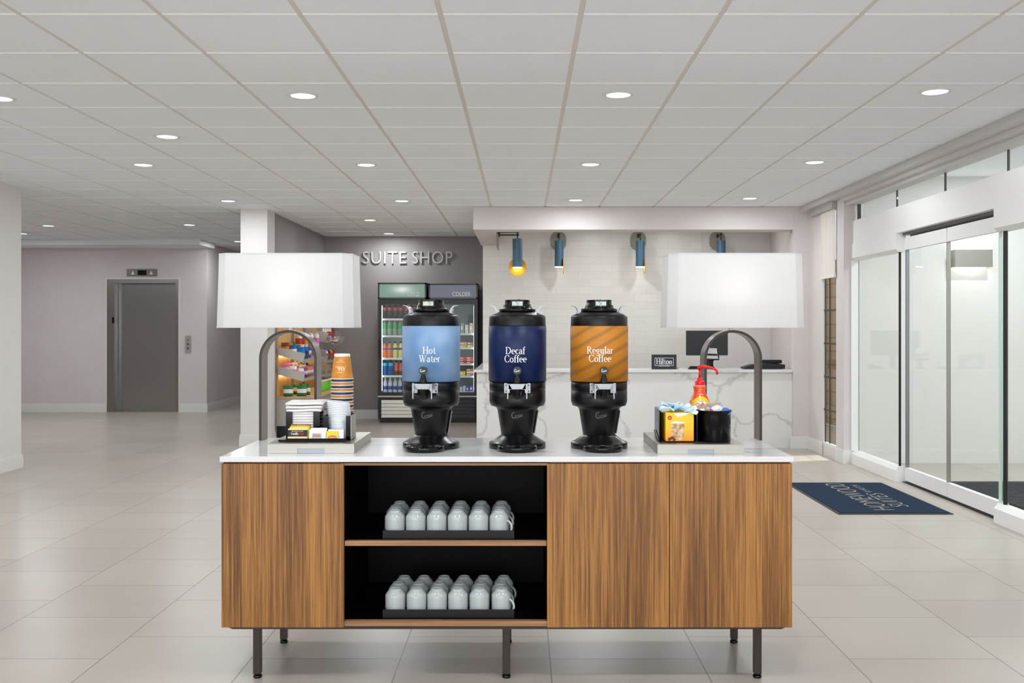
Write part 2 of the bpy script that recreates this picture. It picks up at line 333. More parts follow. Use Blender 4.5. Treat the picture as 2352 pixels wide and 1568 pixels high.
# --- small serif alphabet drawn as thick/thin strokes
def arc(cx, cy, rx, ry, a0, a1, ts, tt, n=18):
    o = []
    for i in range(n+1):
        a = math.radians(a0+(a1-a0)*i/n); o.append((cx+rx*math.cos(a), cy+ry*math.sin(a), tt+(ts-tt)*abs(math.cos(a))**1.3))
    return o
T, t = .135, .05
def bar(x, y, w_, h=.045): return [(x-w_/2, y, h), (x+w_/2, y, h)]
XH = .66
GL = {
 'H': (.86, [[(.17, 0, T), (.17, 1, T)], [(.69, 0, T), (.69, 1, T)], bar(.43, .52, .5, t), bar(.17, .02, .3), bar(.17, .98, .3), bar(.69, .02, .3), bar(.69, .98, .3)]),
 'o': (.6, [arc(.3, .33, .215, .305, 0, 360, T, t, 28)]),
 't': (.42, [[(.2, .1, T*.9), (.2, .9, T*.5)], arc(.33, .16, .13, .14, 180, 320, T*.8, t), bar(.22, .63, .34, t)]),
 'W': (1.12, [[(.12, 1, T), (.36, 0, T)], [(.36, 0, t), (.57, .95, t)], [(.5, 1, T), (.75, 0, T)], [(.75, 0, t), (1.0, 1, t)], bar(.12, .98, .28), bar(.5, .98, .22), bar(1.0, .98, .24)]),
 'a': (.54, [[(.4, 0.02, T*.9), (.4, .45, T*.9)], arc(.26, .45, .14, .18, 0, 165, T*.9, t), arc(.22, .18, .14, .155, 60, 330, T*.9, t), [(.28, .32, t), (.4, .36, t)], bar(.45, .025, .14)]),
 'e': (.54, [arc(.28, .33, .2, .305, 0, 305, T, t, 24), bar(.28, .36, .4, t)]),
 'r': (.44, [[(.15, 0, T), (.15, .64, T)], arc(.34, .42, .17, .2, 70, 170, t, T*.7), bar(.15, .02, .28), bar(.1, .62, .14)]),
 'D': (.88, [[(.17, 0, T), (.17, 1, T)], arc(.3, .5, .46, .475, -90, 90, T, t), bar(.2, .98, .34), bar(.2, .02, .34)]),
 'c': (.5, [arc(.28, .33, .2, .305, 45, 310, T, t)]),
 'f': (.38, [[(.17, 0, T), (.17, .8, T)], arc(.31, .8, .14, .2, 180, 50, T*.8, t+.02), bar(.2, .63, .32, t), bar(.17, .02, .28)]),
 'C': (.8, [arc(.46, .5, .36, .475, 42, 318, T, t), [(.73, .72, t), (.74, .98, t)]]),
 'R': (.8, [[(.17, 0, T), (.17, 1, T)], arc(.3, .75, .26, .225, -90, 90, T*.9, t), bar(.2, .98, .34), bar(.2, .525, .24, t), bar(.17, .02, .3), [(.36, .52, T*.9), (.68, .03, T*.9)], bar(.71, .02, .16)]),
 'g': (.56, [arc(.25, .43, .15, .2, 0, 360, T*.85, t), [(.36, .58, t), (.5, .63, t)], [(.14, .25, t), (.14, .1, t+.03), (.4, .06, T*.6)], arc(.27, -.12, .21, .14, -180, 80, t+.02, T*.6)]),
 'u': (.62, [[(.14, .64, T), (.14, .2, T)], arc(.28, .2, .14, .18, 180, 330, T, t), [(.46, 0.0, T), (.46, .64, T)], bar(.11, .62, .16), bar(.42, .62, .16), bar(.51, .02, .14)]),
 'l': (.32, [[(.16, 0, T), (.16, 1.03, T)], bar(.16, .02, .28), bar(.11, 1.0, .14)]),
 'i': (.3, [[(.15, 0, T), (.15, .64, T)], bar(.15, .02, .28), bar(.11, .62, .14), [(.15, .78, T), (.15, .91, T)]]),
 'n': (.64, [[(.15, 0, T), (.15, .64, T)], arc(.31, .44, .16, .19, 0, 170, T, t), [(.48, 0, T), (.48, .46, T)], bar(.15, .02, .26), bar(.48, .02, .26), bar(.1, .62, .14)]),
 'A': (.84, [[(.12, 0, t), (.42, 1, t)], [(.42, 1, T), (.7, 0, T)], bar(.4, .34, .36, t), bar(.12, .02, .24), bar(.7, .02, .28)]),
 'h': (.64, [[(.15, 0, T), (.15, 1.02, T)], arc(.31, .44, .16, .19, 0, 170, T, t), [(.48, 0, T), (.48, .46, T)], bar(.15, .02, .26), bar(.48, .02, .26), bar(.1, 1.0, .14)]),
 '.': (.2, [[(.1, 0, .13), (.1, .13, .13)]]),
 'V': (.84, [[(.1, 1, T), (.42, 0, T)], [(.42, 0, t), (.74, 1, t)], bar(.1, .98, .26), bar(.74, .98, .24)]),
 'p': (.6, [[(.15, -.28, T), (.15, .64, T)], arc(.3, .33, .2, .29, -150, 150, T, t), bar(.15, -.27, .26)]),
 'm': (.96, [[(.15, 0, T), (.15, .64, T)], arc(.3, .44, .15, .19, 0, 170, T, t), [(.46, 0, T), (.46, .46, T)], arc(.62, .44, .15, .19, 0, 170, T, t), [(.78, 0, T), (.78, .46, T)], bar(.15, .02, .24)]),
}
def serif(s, height, m=None, bold=1.0, track=0.0):
    mb = MB(); x = 0
    for ch in s:
        if ch == ' ': x += .3; continue
        adv, st = GL[ch]
        for p in st: mb.ribbon([(x+a, b, c*bold) for a, b, c in p], m)
        x += adv+track
    xs = [v_[0] for v_ in mb.v]; cx = (min(xs)+max(xs))/2
    return mb.map(lambda v_: ((v_.x-cx)*height, 0, v_.z*height))
def shift(mb, x, y, z, rz=0):
    M = Matrix.Translation((x, y, z)) @ Matrix.Rotation(rz, 4, 'Z'); return mb.map(lambda v_: M @ v_)
def wrap(mb, cx, cy, r, rot=0, z=0):
    """bend letters round an upright cylinder, rot=0 faces the camera side (-y)"""
    return mb.map(lambda v_: (cx+(r-v_.y)*math.sin(v_.x/r+rot), cy-(r-v_.y)*math.cos(v_.x/r+rot), z+v_.z))

# ================================================================== STRUCTURE
CEIL = 2.704
struct(box1(-9.2, 3.4, -4, 26, -.1, 0).box(3.4, 7, 5, 10.2, -.1, -.0005), 'floor', floor_m)
# ceiling tiles laid in a visible grid
gx = [-.354+.606*k for k in range(-15, 7)]
gy = [4.315+.609*k for k in range(-14, 36)]
mb = MB()
def hole(x, y): return (x < -5 and y < 9.5) or (y > 15.0 and x > -3.0) or (y > 11.5 and x > -.6)
for a, b in zip(gx, gx[1:]):
    for c, d in zip(gy, gy[1:]):
        if hole((a+b)/2, (c+d)/2): continue
        mb.box(a+.0125, min(b-.0125, 3.25), c+.008, d-.008, CEIL, CEIL+.0055)
struct(mb, 'ceiling', ceilt_m)
struct(box1(-9.3, 3.6, -4, 26, CEIL+.005, CEIL+.13), 'trim_1', grid_m)
bright_lips = MB()
for a, b in zip(gx, gx[1:]):
    for c in gy:
        if hole((a+b)/2, c+.1): continue
        bright_lips.box(a+.0125, min(b-.0125, 3.25), c+.002, c+.0075, CEIL-.0042, CEIL+.0045)  # white lips added so the joints read as lit tile edges
struct(bright_lips, 'trim_10', mat('white_tee', rgb(252, 252, 252), .5))
# dropped ceiling strip in front of the elevator wall
struct(box1(-9.1, -4.95, 15.35, 16.1, 2.622, CEIL-.001), 'trim_2', ceilt_m)
# left wall by the camera
struct(box1(-5.15, -4.85, -4, 9.69, 0, CEIL), 'wall_left', col_m)
def base(poly_pts, name, h=.135, th=.014):
    """baseboard following a polyline of floor points, on the side of the room"""
    mb = MB()
    for (x0, y0), (x1, y1) in zip(poly_pts, poly_pts[1:]):
        dx, dy = x1-x0, y1-y0; L = math.hypot(dx, dy); nx, ny = dy/L, -dx/L
        for z0, z1, t_ in ((0, h*.72, th), (h*.72, h*.9, th*.75), (h*.9, h, th*.45)):
            e = t_
            vs = []
            for z in (z0, z1):
                for (px_, py_), s_ in (((x0, y0), -1), ((x1, y1), 1)):
                    for q in (0, t_): vs.append((px_+nx*q+dx/L*s_*q*0.98, py_+ny*q+dy/L*s_*q*.98, z))
            mb.add(vs, [(0, 1, 3, 2), (4, 6, 7, 5), (1, 5, 7, 3), (0, 2, 6, 4), (0, 4, 5, 1), (2, 3, 7, 6)])
    return struct(mb, name, white_m)
base([(-5.15, 9.69), (-4.85, 9.69), (-4.85, -4)][::-1], 'baseboard_left')
struct(box1(-9.2, -9.05, 9.4, 16.1, 0, CEIL), 'wall_lobby_left', wall_m)
struct(box1(-9.2, -5.15, 9.25, 9.4, 0, CEIL), 'wall_lobby_near', wall_m)
# elevator wall, split round the doorway
EY = 16.03; ex0, ex1 = X(246, EY), X(410, EY); ez = Zz(641, EY)
xr = X(475, EY)
struct(MB().box(-9.1, ex0, EY, EY+.3, 0, CEIL).box(ex1, xr, EY, EY+.3, 0, CEIL).box(ex0, ex1, EY, EY+.3, ez, CEIL).box(xr-.2, xr, EY+.3, 25.8, 0, CEIL), 'wall_back', wall_m)
base([(-9.05, EY), (ex0-.02, EY)], 'baseboard_back'); base([(ex1+.02, EY), (xr, EY), (xr, 25)], 'baseboard_corridor')
struct(box1(xr-.3, -2.9, 25.7, 25.9, 0, CEIL), 'wall_corridor_end', wall_m)
struct(box1(xr, X(548, 18), 17.9, 18.1, 2.45, CEIL), 'trim_3', white_m)
# shop side wall + column
CY = 11.43
cx0, cx1 = X(552.5, CY), X(614, CY)
struct(box1(cx0, cx1, CY, CY+.34, 0, CEIL), 'wall_column', col_m)
base([(cx0, CY+.34), (cx0, CY), (cx1, CY), (cx1, CY+.34)], 'baseboard_column')
SX = -2.93
struct(box1(SX-.25, SX, CY+.34, 25.7, 0, CEIL), 'wall_shop_left', wallD_m)
SY = 14.85
struct(box1(SX, -.5, SY, SY+.15, 0, CEIL), 'wall_shop_back', wallD_m)
base([(SX, 14.3), (SX, SY)], 'baseboard_shop_left'); base([(SX, SY), (-.5, SY)], 'baseboard_shop_back')
# reception recess
TY = 13.4
struct(box1(-.53, 2.4, TY, SY, 0, CEIL), 'wall_tiled', tile_m)
struct(box1(2.4, 3.36, TY+.01, SY, 0, CEIL), 'wall_reception', col_m)
struct(MB().prism([(3.036, 11.28), (3.32, TY+.01), (3.36, TY+.01), (3.198, 11.28)], 'z', 0, CEIL), 'wall_reception_right', wall_m)
struct(box1(-.55, 3.03, 11.2, 11.5, Zz(527, 11.2), CEIL-.002), 'trim_4', wall_m, 'dropped beam over the reception desk')
struct(box1(-.55, -.31, 11.5, TY, Zz(527, 11.2), CEIL-.002), 'trim_5', wall_m)
struct(box1(3.031, 3.2, 11.2, 11.275, 0, CEIL-.001), 'wall_reception_pier', wall_m)
base([(3.0, 11.2), (3.2, 11.2)], 'baseboard_reception')
# right side: window wall, pier, glazed entrance
WX = 3.2; wy0, wy1 = 10.2, 10.67
struct(MB().box(WX, WX+.03, wy1, 11.3, 0, CEIL).box(WX, WX+.14, 9.97, wy0, 0, CEIL).box(WX, WX+.03, wy0, wy1, 0, .11).box(WX, WX+.03, wy0, wy1, 2.6, CEIL), 'wall_right', wall_m)
base([(WX, 11.2), (WX, wy1)], 'baseboard_right'); base([(WX, wy0), (WX, 9.97), (WX+.08, 9.97)], 'baseboard_pier')
win = MB()
for y in (wy0, wy1-.02): win.box(WX+.002, WX+.028, y, y+.02, .11, 2.6)
for z in (.11, 2.56): win.box(WX+.002, WX+.028, wy0+.02, wy1-.02, z, z+.03)
wo = struct(win, 'window_1', white_m)
green_m = mat('dark_green_muntin', rgb(52, 64, 52), .5)
mu = MB()
for py_ in (712, 789, 866, 943): z = Zz(py_, 10.45); mu.box(WX+.006, WX+.016, wy0+.02, wy1-.02, z-.008, z+.008)
for y in (10.46,): mu.box(WX+.006, WX+.016, y-.006, y+.006, .14, 2.5)
for y in (wy0+.02, wy1-.06): mu.box(WX+.006, WX+.016, y, y+.01, .14, 2.5)
part(mu, 'muntin', green_m, wo); part(box1(WX+.018, WX+.021, wy0+.02, wy1-.02, .14, 2.56), 'pane', glass_m, wo)
bl = thing('window_blind', (WX, 10.5, 2.6), 'white fabric blind half lowered under a grey valance in the narrow window', 'blind')
grey_m = mat('grey_valance', rgb(176, 174, 172), .6)
part(box1(WX-.05, WX-.002, 10.19, 11.0, 2.565, 2.655), 'valance', grey_m, bl)
b = MB()
for i in range(24):
    y0_, y1_ = wy0-.01+i*.0205, wy0-.01+(i+1)*.0205
    a0_, a1_ = .006*math.sin(i*.9), .006*math.sin((i+1)*.9)
    b.add([(WX-.02+a0_, y0_, 1.88), (WX-.02+a1_, y1_, 1.88), (WX-.02+a1_*.3, y1_, 2.57), (WX-.02+a0_*.3, y0_, 2.57), (WX-.017+a0_, y0_, 1.88), (WX-.017+a1_, y1_, 1.88), (WX-.017+a1_*.3, y1_, 2.57), (WX-.017+a0_*.3, y0_, 2.57)],
          [(0, 1, 2, 3), (5, 4, 7, 6), (0, 4, 5, 1)])
part(b, 'blind_fabric', blind_m, bl); part(box1(WX-.028, WX-.01, wy0-.01, wy1+.02, 1.865, 1.9), 'hem_bar', white_m, bl)
single(box1(4.6, 4.9, 10.6, 30, -.1, 2.35), 'garden_wall', brick_m, (4.6, 20, 0), 'tan brick wall outdoors seen through the narrow window', 'wall')
single(box1(3.5, 4.59, 10.3, 30, -.14, -.1), 'outside_paving', mat('paving', rgb(190, 180, 165), .9), (10, 20, -.1), 'pale paving outside the narrow window', 'ground')
# header over the entrance
HXp = 3.28
struct(MB().box(3.1, 3.26, -4, 9.97, 2.64, CEIL-.001).box(3.1, 3.34, 9.97, 11.2, 2.64, CEIL-.001).box(3.17, 3.34, 2, 9.97, 2.60, 2.64).box(3.22, 3.34, 2, 9.95, 2.567, 2.60).box(3.26, 3.34, -4, 9.97, 2.64, 2.95), 'trim_6', mat('header_grey', rgb(206, 203, 201), .6))
struct(MB().box(HXp, 3.5, 5.0, 9.97, 2.18, 2.41), 'trim_7', alu_m, 'white aluminium beam over the sliding doors')
struct(box1(3.30, 3.36, 9.871, 9.969, 2.411, 2.566), 'trim_11', alu_m)
struct(MB().box(3.28, 3.6, -4, 5.9, 0, 2.567), 'wall_right_near', wall_m)
# transom lights
tr = MB(); ty = [9.86, 8.87, 7.857, 6.838, 5.9]
for y in ty: tr.box(3.312, 3.326, y-.006, y+.006, 2.411, 2.566)
tr.box(3.30, 3.33, 9.85, 9.87, 2.411, 2.566)
tro = struct(tr, 'window_2', mat('dark_gasket', rgb(60, 62, 60), .5))
for a, b_ in zip(ty, ty[1:]): part(box1(3.315, 3.321, b_+.009, a-.009, 2.412, 2.565), 'pane', glass_m, tro)
# fixed side lights with base and head boxes
def sidelite(n, y0, y1):
    o = struct(MB().prism([(3.27, 0), (3.27, .10), (3.30, .135), (3.34, .135), (3.36, 0)], 'y', y0, y1).prism([(3.27, 2.18), (3.27, 2.04), (3.30, 2.015), (3.36, 2.015), (3.36, 2.18)], 'y', y0, y1), 'window_%d' % n, alu_m)
    part(box1(3.315, 3.327, y0+.01, y1-.01, .136, 2.014), 'pane', glass_m, o)
    return o
s1 = sidelite(3, 8.78, 9.97); part(box1(3.27, 3.34, 9.955, 9.985, .13, 2.02), 'jamb', alu_m, s1)
part(box1(3.310, 3.328, 8.80, 8.812, .136, 2.03), 'gasket', blackmat_m, s1)
s2 = sidelite(4, 5.9, 6.95)
greenglass_m = mat('glass_edge_green', rgb(206, 228, 219), .15)
part(box1(3.308, 3.332, 6.875, 6.89, .136, 2.03), 'gasket', blackmat_m, s2)
part(box1(3.308, 3.330, 6.948, 6.956, .136, 2.03), 'glass_edge', greenglass_m, s2)
for n, (y0, y1) in enumerate(((7.90, 8.76), (6.97, 7.885))):
    d = struct(MB().box(3.345, 3.385, y0, y1, .018, .13).box(3.345, 3.385, y0, y1, 2.03, 2.137), 'door_%d' % (n+2), alu_m)
    part(box1(3.36, 3.372, y0+.004, y1-.004, .13, 2.03), 'pane', glass_m, d)
    part(MB().box(3.35, 3.38, y0, y0+.012, .13, 2.03), 'edge_stile', steel_m if n == 0 else alus_m, d)
    if n == 0: part(MB().box(3.35, 3.38, y1-.014, y1, .13, 2.03), 'edge_stile', alus_m, d)
struct(MB().box(3.335, 3.42, 6.97, 8.78, 2.16, 2.18).box(3.40, 3.42, 6.97, 8.78, 2.137, 2.16), 'trim_8', mat('dark_track', rgb(96, 96, 96), .4))
struct(MB().box(3.33, 3.40, 6.95, 8.8, 0.0005, .004), 'trim_9', blackmat_m)  # black strip imitating the shadow in the gap under the sliding doors
# vestibule
VY = 9.97
struct(box1(3.36, 6.9, VY+.02, VY+.15, 0, 2.9), 'wall_vestibule', white_m)
struct(box1(3.36, 6.9, 5.0, 5.15, 0, 2.9), 'wall_vestibule_near', white_m)
struct(box1(3.34, 6.9, 5.0, 10.1, 2.86, 2.95), 'ceiling_vestibule', ceilt_m)
base([(3.4, VY+.02), (6.9, VY+.02)], 'baseboard_vestibule')
matc_m = noisy(mat('charcoal_carpet', rgb(60, 60, 62), .95, spec=.1), rgb(44, 44, 46), rgb(78, 78, 80), ns=90, bump=.4)
single(box1(3.72, 5.6, 6.0, 8.74, 0, .012, bev=.004), 'entrance_mat', matc_m, (4.6, 7.4, 0), 'charcoal carpet mat on the vestibule floor behind the glass doors', 'mat')
sx0, sx1, sz0, sz1 = X(2194, 9.87), X(2280, 9.87), Zz(613, 9.87), Zz(573, 9.87)
sc_ = thing('wall_sconce', ((sx0+sx1)/2, 9.88, sz0), 'silver box shaped wall sconce lit up and down behind the glass doors', 'wall light')
part(MB().box(sx0, sx1, 9.868, 9.874, sz0, sz1).box(sx0, sx0+.005, 9.874, 9.985, sz0, sz1).box(sx1-.005, sx1, 9.874, 9.985, sz0, sz1), 'shell', steel_m, sc_)
part(MB().box(sx0+.02, sx1-.02, 9.89, 9.97, (sz0+sz1)/2-.02, (sz0+sz1)/2+.02), 'lamp_tube', emis('sconce_glow', (1, 1, .98, 1), 7), sc_)

# ---------------- elevator
brush_m = mat('elevator_steel', rgb(160, 159, 158), .24, metal=1); bsdf(brush_m).inputs['Anisotropic'].default_value = .6
el = MB().box(ex0, X(263, EY), EY-.012, EY+.2, 0, Zz(650, EY)).box(X(404, EY), ex1, EY-.012, EY+.2, 0, Zz(650, EY)).box(ex0, ex1, EY-.012, EY+.2, Zz(650, EY), ez)
eo = struct(el, 'door_1', mat('jamb_steel', rgb(150, 146, 142), .25, metal=1), 'brushed steel elevator doorway')
part(box1(X(269, EY), X(404, EY), EY+.12, EY+.15, .005, Zz(650, EY)), 'door_panel', brush_m, eo)
part(box1(X(263, EY), X(269.5, EY), EY+.06, EY+.16, .005, Zz(650, EY)), 'return_panel', brush_m, eo)
part(box1(X(258, EY), X(263.5, EY), EY-.018, EY-.0121, Zz(742, EY), Zz(728, EY), bev=.002), 'card_reader', blackg_m, eo)
part(box1(ex0, ex1, EY-.02, EY+.12, 0, .006), 'sill', steel_m, eo)
part(MB().box(ex0-.022, ex0, EY-.008, EY, 0, ez+.022).box(ex1, ex1+.022, EY-.008, EY, 0, ez+.022).box(ex0, ex1, EY-.008, EY, ez, ez+.022), 'door_surround', white_m, eo)
pxl, pxr, pzt, pzb = X(291.5, EY), X(361.5, EY), Zz(617.5, EY), Zz(634.5, EY)
ip = thing('floor_indicator', ((pxl+pxr)/2, EY, pzb), 'dark floor indicator panel with two arrows above the elevator', 'sign')
part(box1(pxl, pxr, EY-.012, EY-.0005, pzb, pzt, bev=.003), 'plate', mat('indicator_steel', rgb(112, 108, 104), .35, metal=.7), ip)
part(box1(X(317, EY), X(337, EY), EY-.015, EY-.012, Zz(631.5, EY), Zz(620.5, EY)), 'screen', blackg_m, ip)
arw = mat('arrow_lens', rgb(232, 228, 215), .4)
for cxp in (306, 348): part(MB().prism([(X(cxp-4.5, EY), Zz(630.5, EY)), (X(cxp+4.5, EY), Zz(630.5, EY)), (X(cxp, EY), Zz(621.5, EY))], 'y', EY-.016, EY-.012), 'arrow', arw, ip)
cp = thing('call_panel', (X(432, EY), EY, Zz(810, EY)), 'steel call button plate on the wall right of the elevator', 'switch')
part(box1(X(425.5, EY), X(439, EY), EY-.01, EY-.0005, Zz(810, EY), Zz(770.5, EY), bev=.002), 'plate', mat('plate_steel', rgb(176, 174, 172), .35, metal=.6), cp)
for py_, cc in ((780.5, rgb(190, 90, 90)), (790, rgb(80, 78, 78)), (799.5, rgb(80, 78, 78))):
    x_, z_ = at(432, py_, EY); part(MB().cyl((x_, EY-.014, z_), (x_, EY-.0101, z_), .018, 14), 'button', mat('button', cc, .4), cp)

# ---------------- ceiling downlights
ring = MB().lathe(0, 0, [(.070, -.004), (.074, -.007), (.086, -.006), (.092, -.001), (.092, .002), (.070, .002)], 32)
L0 = [(696, 219, 'second from the left in the row nearest the camera'), (1420, 217, 'third from the left in the nearest row, above the orange urn'), (2148, 210, 'nearest the glass transom at the upper right'),
 (-2, 225, 'cut by the left edge of the picture'), (384, 313, 'alone between the first two rows at the left'),
 (329, 378, 'leftmost of the second row, above the elevator side'), (841, 378, 'second of the second row, left of centre'), (1356, 377, 'third of the second row, before the reception'), (1871, 372, 'rightmost of the second row, near the entrance header'),
 (524, 461, 'just left of the white column top'), (923, 461, 'in the third row above the shop lettering'), (1322, 459, 'just before the reception beam, left one'), (1722, 455, 'just before the reception beam, right one'),
 (850, 505, 'before the shop wall, nearer of the two'), (893, 536, 'closest to the shop back wall above the lettering'), (435, 516, 'in the elevator lobby right of the door'), (111, 518, 'at the far left of the elevator lobby'),
 (280, 556, 'farthest, right before the elevator wall'), (548, 554, 'half hidden beside the white column')]
proto = None
def make_down():
    t_ = thing('ceiling_light', (0, 0, CEIL), '', 'ceiling light', 'round recessed ceiling lights')
    o = MB().lathe(0, 0, [(.070, -.004), (.074, -.007), (.086, -.006), (.092, -.001), (.092, -.0002), (.070, -.0002)], 32, cap=False)
    me = o.build('trim_ring', white_m, None, (0, 0, 0)); me.parent = t_
    dk = MB().lathe(0, 0, [(1e-5, -.003), (.070, -.003), (.070, -.0005), (1e-5, -.0005)], 32, cap=False).build('diffuser', downdisk_m, None, (0, 0, 0)); dk.parent = t_
    return t_
DATA = bpy.data.lights.new('downlight', 'AREA'); DATA.shape = 'DISK'; DATA.size = .14; DATA.energy = DOWN_E; DATA.color = (.92, .968, 1); DATA.spread = PI
def add_lamp(loc, parent=None):
    lo = bpy.data.objects.new('lamp_light', DATA); C.objects.link(lo); lo.location = loc
    if parent: lo.parent = parent
proto = make_down()
DATA4 = DATA.copy(); DATA4.energy = DOWN_E*1.3
DATA3 = DATA.copy(); DATA3.energy = DOWN_E*1.9; DATA2 = DATA.copy(); DATA2.energy = DOWN_E*1.15
for i, (px, py, lab) in enumerate(L0):
    Y = F*(CEIL-CH)/(HY-py); loc = (X(px, Y), Y, CEIL)
    o = proto if i == 0 else copy_tree(proto, loc); o.location = loc; o['label'] = 'recessed ceiling light, '+lab
    lo = bpy.data.objects.new('lamp_light', DATA2 if (loc[0] < -3 and loc[1] > 9) else DATA); C.objects.link(lo); lo.location = (loc[0], loc[1], CEIL-.012)
for (x, y) in ((-3.2, 3), (-1.3, 2.6), (.6, 2.6), (2.4, 2.6), (-2.6, -.6), (0, -.6), (2.2, -.6), (1.0, 12.3), (2.1, 12.3), (-4, 20), (-7.4, 12), (-6.2, 11.2), (-7.2, 14.4), (4.9, 7.4), (4.3, 6.2), (4.6, 9.0)):  # fill lights added out of view, each with a matching fixture
    zz = CEIL-.012 if x < 4 else 2.84
    lo = bpy.data.objects.new('lamp_light', DATA3 if x > 4 else DATA4 if y < 4 else DATA2 if (x < -3 and y > 9) else DATA); C.objects.link(lo); lo.location = (x, y, zz)
    o = copy_tree(proto, (x, y, zz+.012)); o['label'] = 'round recessed ceiling light outside the picture'; o['group'] = 'ceiling lights outside the picture'

# ================================================================== SIDEBOARD
FY = 3.80; BY = 4.445
CT = .863
cx_l, cx_r = X(505, FY), X(1823, FY)
ct = single(MB().box(cx_l, cx_r, FY-.006, BY, CT-.021, CT, bev=.0025), 'countertop', quartz_m, (-.06, 4.1, CT-.021), 'white quartz countertop lying on the oak coffee sideboard', 'countertop')
sb = thing('sideboard', (-.06, 4.1, 0), 'long oak sideboard with an open black middle niche on slim metal legs', 'cabinet')
zt, zb = .840, .216
xa, xb, xc_, xd, xe = X(508.5, FY), X(790, FY), X(1256, FY), X(1538, FY), X(1819.5, FY)
body = MB()
body.box(xa+.002, xb+.004, FY+.02, BY-.01, zb, zt).box(xc_-.004, xe-.002, FY+.02, BY-.01, zb, zt)
body.box(xb, xc_, BY-.03, BY-.01, zb, zt, niche_m).box(xb, xc_, FY+.012, BY-.01, zb, zb+.003, niche_m)
part(box1(xa+.002, xb-.012, FY+.02, BY-.01, zb, zt), 'carcass', oak_m, sb); part(box1(xc_+.012, xe-.002, FY+.02, BY-.01, zb, zt), 'carcass', oak_m, sb)
part(MB().box(xb-.012, xb+.0, FY+.022, BY-.03, zb+.02, zt-.014).box(xc_, xc_+.012, FY+.022, BY-.03, zb+.02, zt-.014).box(xb, xc_, BY-.05, BY-.03, zb+.02, zt-.014)
     .box(xb, xc_, FY+.03, BY-.03, zt-.016, zt-.012), 'niche_lining', niche_m, sb)
part(box1(xb-.012, xc_+.012, FY+.006, BY-.01, zt-.012, zt-.003), 'top_rail', oakx_m, sb)
SZ = .540
part(MB().box(xb+.0005, xc_-.0005, FY+.012, FY+.034, SZ-.019, SZ, bev=.001), 'shelf', oakx_m, sb)
part(MB().box(xb+.0005, xc_-.0005, FY+.034, BY-.05, SZ-.018, SZ-.0005), 'shelf', niche_m, sb)
part(MB().box(xb-.012, xc_+.012, FY+.010, FY+.034, zb, zb+.02, bev=.001), 'bottom_rail', oakx_m, sb)
part(MB().box(xb-.012, xc_+.012, FY+.034, BY-.03, zb, zb+.0195), 'niche_floor', niche_m, sb)
for a, b_ in ((xa, xb-.001), (xc_+.001, xd-.0012), (xd+.0012, xe)):
    part(box1(a, b_, FY, FY+.019, zb-.002, zt-.004, bev=.0012), 'door', oak_m, sb)
fz = zb-.0005
ffz = .2015
part(MB().prism([(xa+.004, fz), (xe-.004, fz), (xe-.035, ffz), (xa+.035, ffz)], 'y', FY+.022, BY-.03), 'base_frame', frame_m, sb)
legx_f = [X(592, 3.875), X(1163, 3.875), X(1739, 3.875)]
for y in (3.862, 4.29):
    for lx in legx_f:
        l = part(box1(lx-.0145, lx+.0145, y-.0145+.012, y+.0145+.012, .016, ffz, bev=.002), 'leg', leg_m, sb)
        part(MB().lathe(lx, y+.012, [(.008, .009), (.008, .016)], 16).lathe(lx, y+.012, [(.016, .0), (.017, .003), (.017, .009), (.014, .012)], 20), 'levelling_foot', blackg_m, l)

# mugs
def mug_mesh():
    prof = [(.036, 0), (.0385, .001), (.039, .004), (.039, .060), (.0388, .069), (.0378, .0725), (.0362, .0742), (.0358, .0752), (.0325, .0800), (.0285, .0848), (.0250, .0882), (.0232, .0905), (.0226, .0940), (.0208, .0955), (.0190, .0942), (.0178, .0870), (1e-5, .0860)]
    return MB().lathe(0, 0, prof, 36, cap=False)
def mug_handle():
    pts = []
    for i in range(13):
        a = -PI/2+PI*i/12; pts.append((.0375+.024*math.cos(a), 0, .034+.024*math.sin(a)))
    return MB().sweep(pts, .0045, 10)
ordw = ['leftmost', 'second', 'third', 'fourth', 'fifth', 'rightmost']
mug0 = None
def place_mugs(trayname, rows):
    global mug0
    for r, (Y, z, pxs) in enumerate(rows):
        for c, px in enumerate(pxs):
            lab = 'white mug upside down, %s in the %s row of the %s tray' % (ordw[c], ['front', 'middle', 'back'][r], trayname)
            loc = (X(px, Y), Y, z); rz = math.radians(-38 if c == 5 else 60+random.uniform(-4, 4))
            if mug0 is None:
                mug0 = thing('mug', loc, lab, 'mug', 'white mugs on the two black trays')
                o = mug_mesh().build('body', mug_m, None, (0, 0, 0)); o.parent = mug0
                o = mug_handle().build('handle', mug_m, None, (0, 0, 0)); o.parent = mug0; mug0.rotation_euler = (0, 0, rz)
            else: copy_tree(mug0, loc, rz, lab)
def tray(z, nm):
    t_ = MB(); x0, x1, y0, y1 = X(879, 3.846), X(1181, 3.846), 3.846, 4.135
    t_.box(x0, x1, y0, y1, z, z+.006)
    for a in ((x0, x1, y0, y0+.006), (x0, x1, y1-.006, y1), (x0, x0+.006, y0+.006, y1-.006), (x1-.006, x1, y0+.006, y1-.006)): t_.box(*a, z+.006, z+.032)
    single(t_, 'serving_tray', mat('tray_black', rgb(17, 16, 19), .3, spec=.3), ((x0+x1)/2, 3.99, z), nm, 'tray', 'black trays of mugs')
tray(SZ+.0005, 'black rectangular tray of mugs on the upper niche shelf'); tray(zb+.0205, 'black rectangular tray of mugs on the niche floor')
mz1, mz2 = SZ+.0072, zb+.0272
p_up = [907, 955, 1003, 1051, 1099, 1147]
place_mugs('upper', [(3.9, mz1, p_up), (3.995, mz1, [X_+3 for X_ in p_up]), (4.088, mz1, [919, 964, 1011, 1058, 1105, 1152])])
